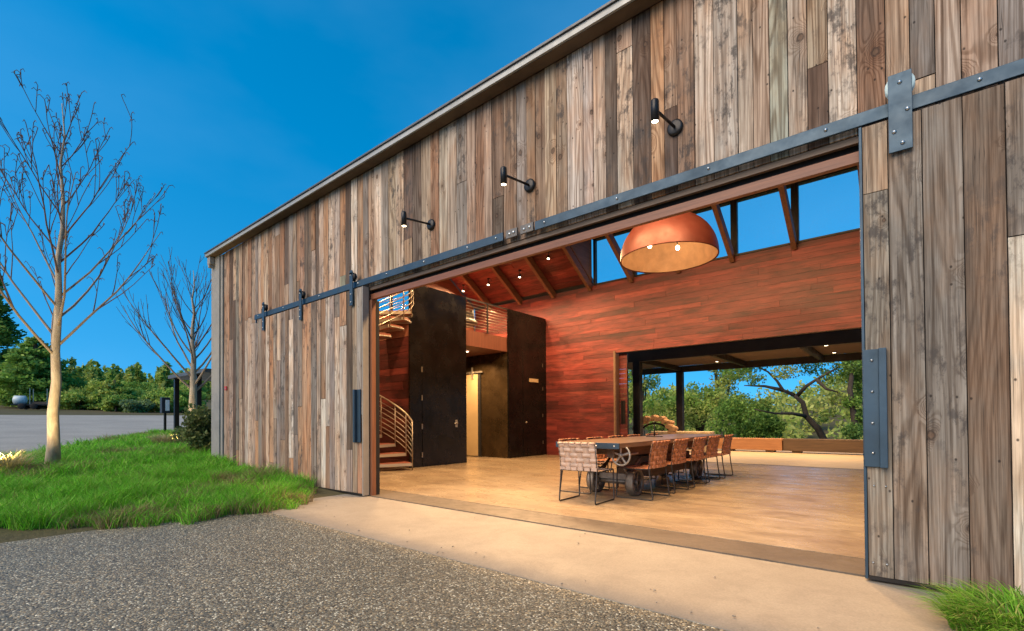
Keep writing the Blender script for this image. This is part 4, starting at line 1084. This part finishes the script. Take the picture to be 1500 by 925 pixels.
for i, (px, py, r_, t2, lb, pal) in enumerate([
        (20, 570, 26, 50, 'olive bush below the tall conifer at the far left', GREEN+YGREEN), (150, 582, 24, 46, 'round green bush just right of the near tree trunk', GREEN+YGREEN),
        (185, 572, 22, 52, 'taller green bush in the middle of the far hedge', GREEN), (212, 585, 20, 48, 'green bush left of the keypad post', YGREEN+GREEN),
        (232, 592, 15, 44, 'low bush right behind the keypad post', OLIVE+GREEN), (118, 590, 18, 44, 'low green bush right behind the near tree trunk', YGREEN+GREEN), (40, 592, 16, 47, 'low bush behind the farm trailer', GREEN),
        (170, 598, 13, 42, 'spreading low shrub at the drive edge below the round bush', DGREEN+GREEN), (200, 600, 12, 42, 'blue green juniper at the drive edge', [(.05,.085,.06), (.06,.10,.07), (.04,.07,.045)]), (275, 585, 20, 46, 'bush beside the shed post', GREEN)]):
    p = P_(px, py, t2); rr = r_*pxm(t2)*1.15
    zb = tz(p.x, p.y); clp = crown_clumps((p.x, p.y, max(p.z, zb+rr*.6)), rr*1.35, rr*.9, 14, 200+i, .48)
    leafy('far_bush', lb, 'bush', (p.x, p.y, zb-.1), [(p.x, p.y, zb-.1), (p.x, p.y, zb+rr)], [], clp, 4200, .13, pal+YGREEN[:1], 300+i, 'bushes along the far side of the drive', .1)
g = np.random.default_rng(8); rcl = []
for i in range(430):
    x = -g.uniform(130, 270); y = -x*g.uniform(-.05, .62)
    z = tz(x, y); h = g.uniform(5, 9.5)
    for q in range(5): rcl.append((x, y, z+h*(.15+.18*q), h*.2*(1-.17*q), h*.13))
V, F, Cc = leaves(rcl, 90000, .62, GREEN+OLIVE+YGREEN+DGREEN, 9, .2)
tag(mesh_np('ridge_wood', V, F, Cc, LEAF), kind='stuff')

# bare trees
PALEB = bark('pale_bark', (.26,.20,.14), (.44,.36,.255), 1.3); TWIG = bark('twig_bark', (.085,.055,.05), (.14,.095,.075))
def bare_tree(name, label, base, h, r0, seed, fork, n1, spread, tips=True, dens=1.0, lean=(0, 0)):
    t = thing(name, label, 'tree', base); g = random.Random(seed)
    pts = []; rad = []
    for i in range(13):
        f = i/12; pts.append(Vector((lean[0]*f+g.uniform(-.02, .02)*(1+f), lean[1]*f+g.uniform(-.02, .02)*(1+f), h*f-.05))); rad.append(max(.007, r0*(1-.95*f**.85)*(1.25 if i == 0 else 1)))
    tr = MB(); tr.tube(pts, rad, 12); tr.build('trunk', PALEB, t)
    def on(f):
        q = f*12; i = min(11, int(q)); return pts[i].lerp(pts[i+1], q-i), rad[i]+(rad[i+1]-rad[i])*(q-i)
    low = MB(); br = MB()
    def grow(mb, p, d, L_, r, lvl):
        seg = 8 if lvl == 1 else 5; P = [p]; q = d.normalized(); rr = [r]
        for i in range(seg):
            q = (q + Vector((g.uniform(-.1, .1), g.uniform(-.1, .1), .10 if lvl < 3 else .04))).normalized()
            P.append(P[-1]+q*L_/seg); rr.append(max(.0055, r*(1-.82*(i+1)/seg)))
        mb.tube(P, rr, 7 if lvl == 1 else (5 if lvl == 2 else 4), False)
        if lvl < 3:
            k = int((L_*2.3 if lvl == 1 else L_*2.0)*dens)+(1 if lvl == 1 else 0)
            for j in range(k):
                f = g.uniform(.25, .97); i = min(seg-1, int(f*seg)); pp = P[i].lerp(P[i+1], f*seg-i)
                ax = (P[i+1]-P[i]).normalized(); side = ax.cross(Vector((g.uniform(-1, 1), g.uniform(-1, 1), g.uniform(-1, 1)))).normalized()
                nd = ax*.95 + side*.50 + Vector((0, 0, .30))
                grow(br, pp, nd, L_*(1-f*.55)*g.uniform(.32, .6) if lvl == 1 else g.uniform(.15, .40), max(.006, rr[i]*.62), lvl+1)
        if tips:
            for e in range(3 if lvl < 3 else 1):
                i = seg-1-(e % 2); pp = P[i+1] if e < 2 else P[i]
                s = Vector((g.uniform(-1, 1), g.uniform(-1, 1), .25)).normalized()
                l_ = g.uniform(.05, .11); mb_ = br
                mb_.tube([pp, pp+s*l_*.6+Vector((0, 0, .02)), pp+s*l_-Vector((0, 0, .03))], [.006, .0065, .004], 4, False)
    for i in range(n1):
        f = fork+(.93-fork)*(i/(n1-1))**1.15; p, r = on(f)
        a = i*2.399+seed+g.uniform(-.4, .4); up = .75+.7*f
        d = Vector((math.cos(a), math.sin(a), up))
        L_ = spread*(1-.80*((f-fork)/(1-fork)))*g.uniform(.8, 1.15)
        grow(low if f < fork+.22 else br, p, d, L_, max(.010, r*.38), 1)
    low.build('limb', PALEB if False else TWIGL, t); br.build('branches', TWIG, t)
    return t
TWIGL = bark('limb_bark', (.20,.15,.11), (.28,.22,.16))
bare_tree('bare_tree', 'tall bare young tree with a pale trunk standing in the grass at the left', (-11.92, 1.43, .20), 6.6, .102, 3, .30, 22, 3.3, True, .95, (.34, .10))
bare_tree('bare_tree', 'smaller bare tree beside the barn corner in front of the shed', (-17.2, 5.25, .36), 5.5, .15, 8, .30, 24, 3.3, False, .95)

# grass: tall lawn, blades as one mesh
def inpoly(px, py, poly):
    c = np.zeros(len(px), bool); n = len(poly)
    for i in range(n):
        x0, y0 = poly[i]; x1, y1 = poly[(i+1) % n]
        k = ((y0 > py) != (y1 > py)) & (px < (x1-x0)*(py-y0)/(y1-y0+1e-12)+x0); c ^= k
    return c
def blades(x, y, z, h, wd, lean, cols, g, name, curl=.55):
    n = len(x); a = g.random(n)*2*PI; ca, sa = np.cos(a), np.sin(a)
    fa_ = g.random(n)*2*PI; wx, wy = np.cos(fa_)*wd/2, np.sin(fa_)*wd/2
    V = np.zeros((n, 6, 3)); l1_ = h*lean*.35; l2_ = h*lean
    for i, (hh, ll, ws) in enumerate(((0, 0, 1.0), (.55, l1_, .85), (None, l2_, .12))):
        cx = x+ca*ll; cy = y+sa*ll
        cz = z + (h*hh if hh is not None else h*(1-curl*lean*.5))
        V[:, 2*i] = np.stack([cx-wx*ws, cy-wy*ws, cz], 1); V[:, 2*i+1] = np.stack([cx+wx*ws, cy+wy*ws, cz], 1)
    b0 = np.arange(n)[:, None]*6
    F = np.stack([np.concatenate([b0, b0+1, b0+3, b0+2], 1), np.concatenate([b0+2, b0+3, b0+5, b0+4], 1)], 1).reshape(-1, 4)
    return mesh_np(name, V.reshape(-1, 3), F, np.repeat(cols, 2, 0), GRASSM)
g = np.random.default_rng(12)
GP = [(-6.82,.30),(-6.40,.85),(-6.02,1.32),(-5.88,1.95),(-5.78,2.55),(-5.92,3.02),(-6.5,3.40),(-7.0,3.72),(-11.75,3.84),(-11.9,6.5),(-24,9.8),(-25,6.3),(-20.7,3.9),(-17,2.3),(-14.3,1.0),(-13.0,-.2),(-11,-1.4),(-8,-.6)]
def ell(x, y, f, s): return np.sin(x*f+s)*np.cos(y*f*1.3+s*2)+.6*np.sin(x*f*2.7+y*f*2.1+s*3)+.4*np.sin(-x*f*5.3+y*f*4.7)
def fill(n, x0, x1, y0, y1):
    x = g.uniform(x0, x1, n); y = g.uniform(y0, y1, n); q = np.clip((x+9.5)/2, 0, 1); k = inpoly(x-q*(.10*ell(x, y, 5.1, 2.0)+.05*np.sin(y*23)), y+q*.06*ell(x, y, 7.0, 5.0), GP); return x[k], y[k]
X1, Y1 = fill(95000, -9.5, -5.7, -.8, 3.9); X2, Y2 = fill(80000, -14.5, -9.5, -1.5, 6.5); X3, Y3 = fill(70000, -25, -14.5, .5, 9.8)
gxx = np.concatenate([X1, X2, X3]); gyy = np.concatenate([Y1, Y2, Y3])
tuft = ell(gxx, gyy, 2.3, 1.0)
gz_ = np.interp(-gxx, [5.4, 6.2, 8, 11, 16, 20, 25], [-.02, 0, .08, .21, .36, .46, .62])
hh = (.165+.055*tuft+.03*ell(gxx, gyy, 6.5, 2.2))*(.5+.9*g.random(len(gxx))); hh = np.clip(hh, .06, .42)
edge_d = np.clip((-5.8-gxx)*.9, 0, 1)
pal = np.array([(.07,.21,.012), (.09,.25,.016), (.05,.15,.012), (.13,.27,.025), (.09,.19,.022), (.15,.20,.045)])
cols = np.array([.92, 1, .75])*2.1*pal[g.integers(6, size=len(gxx))]*(.65+.7*g.random(len(gxx)))[:, None]
dry = (ell(gxx, gyy, 1.1, 4.0) + 1.2*(1-np.clip((-6.0-gxx)/1.2, 0, 1)) + g.normal(size=len(gxx))*.5) > 1.12
cols[dry] = np.array([(.30,.225,.10)])*(.6+.6*g.random(dry.sum()))[:, None]
wd = np.where(-gxx > 14.5, .020, np.where(-gxx > 9.5, .011, .0065))*(.7+.6*g.random(len(gxx)))
tag(blades(gxx, gyy, gz_-.01, hh, wd, .3+.6*g.random(len(gxx)), cols, g, 'tall_grass'), kind='stuff')
# big grass clump at the lower right
def clump(name, label, x, y, z, n, rad, h, pal_, seed, wdt=.007, lean=(.35, 1.1), gname=None, squash=1.0):
    g2 = np.random.default_rng(seed); a = g2.random(n)*2*PI; r = rad*np.sqrt(g2.random(n))
    px, py = r*np.cos(a), r*np.sin(a)*squash
    t = thing(name, label, 'grass', (x, y, z), 0, gname)
    hh_ = h*(.5+.6*g2.random(n))*(1-.35*r/rad)
    c = np.array(pal_)[g2.integers(len(pal_), size=n)]*(.7+.6*g2.random(n))[:, None]
    nn = n; V = np.zeros((nn, 10, 3)); ang = np.arctan2(py, px)+g2.normal(size=nn)*.9; L_ = hh_*(lean[0]+(lean[1]-lean[0])*g2.random(nn))
    fx, fy = -np.sin(ang)*wdt/2, np.cos(ang)*wdt/2
    for i, f in enumerate((0, .3, .6, .85, 1.0)):
        out = L_*f**1.8; up = hh_*(f-.42*f**3); ws = (1, 1, .8, .5, .08)[i]
        cx = px+np.cos(ang)*out; cy = py+np.sin(ang)*out
        V[:, 2*i] = np.stack([cx-fx*ws, cy-fy*ws, up], 1); V[:, 2*i+1] = np.stack([cx+fx*ws, cy+fy*ws, up], 1)
    b0 = np.arange(nn)[:, None]*10; F = np.stack([np.concatenate([b0+2*i, b0+2*i+1, b0+2*i+3, b0+2*i+2], 1) for i in range(4)], 1).reshape(-1, 4)
    o = mesh_np('blades', V.reshape(-1, 3), F, np.repeat(c, 4, 0), GRASSM, t)
    return t
GR2 = [(.11,.30,.018), (.15,.36,.026), (.08,.23,.018), (.21,.38,.05), (.26,.28,.08)]
clump('grass_clump', 'lush arching grass clump at the foot of the right sliding door', .40, 3.30, .0, 2600, .27, .33, GR2, 51, .006)
clump('grass_clump', 'grass clump cut by the lower right corner of the photo', .60, 2.85, .0, 1800, .25, .30, GR2, 52, .006)
STRAW = [(.45,.38,.17), (.52,.44,.22), (.38,.33,.14)]
clump('dry_grass_tuft', 'glowing straw coloured tuft in front of the near bare tree, lit by an uplight', -11.30, .80, .22, 420, .25, .78, STRAW, 53, .012)
clump('dry_grass_tuft', 'glowing straw coloured tuft left of the dark shrub, lit by an uplight', -16.5, 4.42, .38, 560, .36, .70, STRAW, 54, .016)
def uplight(loc, tgt, label, watts):
    t = thing('garden_uplight', label, 'garden light', loc); d = (Vector(tgt)-Vector(loc)).normalized(); h = Vector((0, 0, .12))
    MB().cyl((0, 0, -.1), (0, 0, .10), .012, n=8).build('stake', DARKST, t)
    MB().tube([h-d*.05, h+d*.06], [.035, .045], 14).build('head', DARKST, t)
    MB().cyl(h+d*.061, h+d*.066, .038, n=14).build('lens', BULB, t)
    spot('light', Vector(loc)+h+d*.08, tgt, watts, R(104), .6, t, .04, (1, .74, .36))
uplight((-10.72, .60, .30), (-11.9, 1.43, 2.2), 'small stake uplight in the grass tuft before the near bare tree', 260)
uplight((-16.65, 4.55, .33), (-17.2, 5.25, 1.9), 'small stake uplight in the tuft before the far bare tree', 190)
# dark shrub at the barn corner
gs_ = random.Random(6); scl = []
for i in range(26): scl.append((-13.15+gs_.uniform(-.62, .62), 4.25+gs_.uniform(-.35, .4), .3+gs_.uniform(.0, .85)*(1 if i < 20 else 1.35), gs_.uniform(.22, .4), gs_.uniform(.18, .32)))
leafy('corner_shrub', 'dark feathery shrub growing against the barn corner', 'shrub', (-13.15, 4.25, .24), [(-13.15, 4.25, .24), (-13.15, 4.3, .9)], [[(-13.15, 4.3, .6), q[:3]] for q in scl[::2]], scl, 7000, .045, [(.035,.055,.025), (.05,.07,.03), (.07,.075,.03), (.03,.04,.02)], 61, None, .05, None, 0, .1)

# shed, keypad post, farm trailer
sh = thing('garden_shed', 'small flat-roofed shed with a dark post and pale wall boards behind the far bare tree', 'shed', (-22.8, 7.4, .45))
MB().box(-1.2, 3.0, -1.0, 2.0, 2.44, 2.58).build('roof', ROOFM, sh, .01); MB().box(-1.0, -.84, -.85, -.69, -.1, 2.439).build('post', DARKST, sh)
MB().box(1.6, 1.76, -.85, -.69, -.1, 2.439).build('post', DARKST, sh)
b = boards(MB(), -.05, 3.0, -.1, 2.43, lambda u, v, d: (u, .6+d, v), (.18, .30), (2, 3), pal_facade, seed=77); b.build('wall', WW, sh)
kp = thing('keypad_post', 'slim post with a black and white keypad box at the drive edge', 'keypad', (-23.8, 6.25, .50))
MB().box(-.04, .04, -.04, .04, -.1, .95).build('post', DARKST, kp); k1 = MB().box(-.12, .12, -.15, .15, .95, 1.6).build('box', plain('keypad_black', (.02,.025,.035), .4, .1, 4, 0), kp, .02)
MB().box(.121, .13, -.02, .12, 1.05, 1.5).build('face_panel', plain('keypad_white', (.7,.72,.75), .5, .05, 4, 0), k1)
fx_, fy_ = -56.2, 5.4; fz = tz(fx_, fy_)+.05
ft = thing('farm_trailer', 'far off farm trailer with upright posts and a pale tank on the drive', 'trailer', (fx_, fy_, fz), R(70))
MB().box(-1.6, 1.9, -.7, .7, .5, .62).box(1.9, 2.9, -.05, .05, .5, .58).build('bed', DARKST, ft)
tk = MB(); tk.tube([(-1.55, 0, 1.15), (-1.45, 0, 1.15), (-.45, 0, 1.15), (-.35, 0, 1.15)], [.35, .55, .55, .35], 20); tk.build('tank', plain('tank_pale', (.42,.50,.52), .4, .1, 3, 0), ft)
for x in (.1, 1.7):
    for y in (-.62, .62): MB().box(x-.04, x+.04, y-.04, y+.04, .62, 2.6).build('post', RAILM, ft)
MB().box(.0, 1.8, -.55, .55, .62, .95).build('load', OLDW, ft)
for x in (-.6, .5):
    for y in (-.8, .8): MB().lathe([(0, -.1), (.3, -.1), (.36, -.06), (.36, .06), (.3, .1), (0, .1)], (x, y, .36), 18, 'Y').build('wheel', BLACK, ft)
ft.scale = (.66, .66, .66)
# loose pebbles strayed onto the apron and along its edge
pg = random.Random(77); pb = MB()
for i in range(60):
    if i < 30: x, y = pg.uniform(-6.2, .4), 2.535+abs(pg.gauss(0, .25))
    elif i < 50: x, y = pg.uniform(-7.0, -5.8), pg.uniform(2.5, 3.9)
    else: x, y = pg.uniform(-6, .2), pg.uniform(2.6, 3.9)
    r = pg.uniform(.003, .0085); pb.ball((x, y, .012+r*.55), r*pg.uniform(.8, 1.4), r*pg.uniform(.8, 1.3), r*.7, 6, 4)
tag(pb.build('loose_pebbles', plain('pebble_grey', (.24,.20,.15), .8, .5, 60, 0)), kind='stuff')
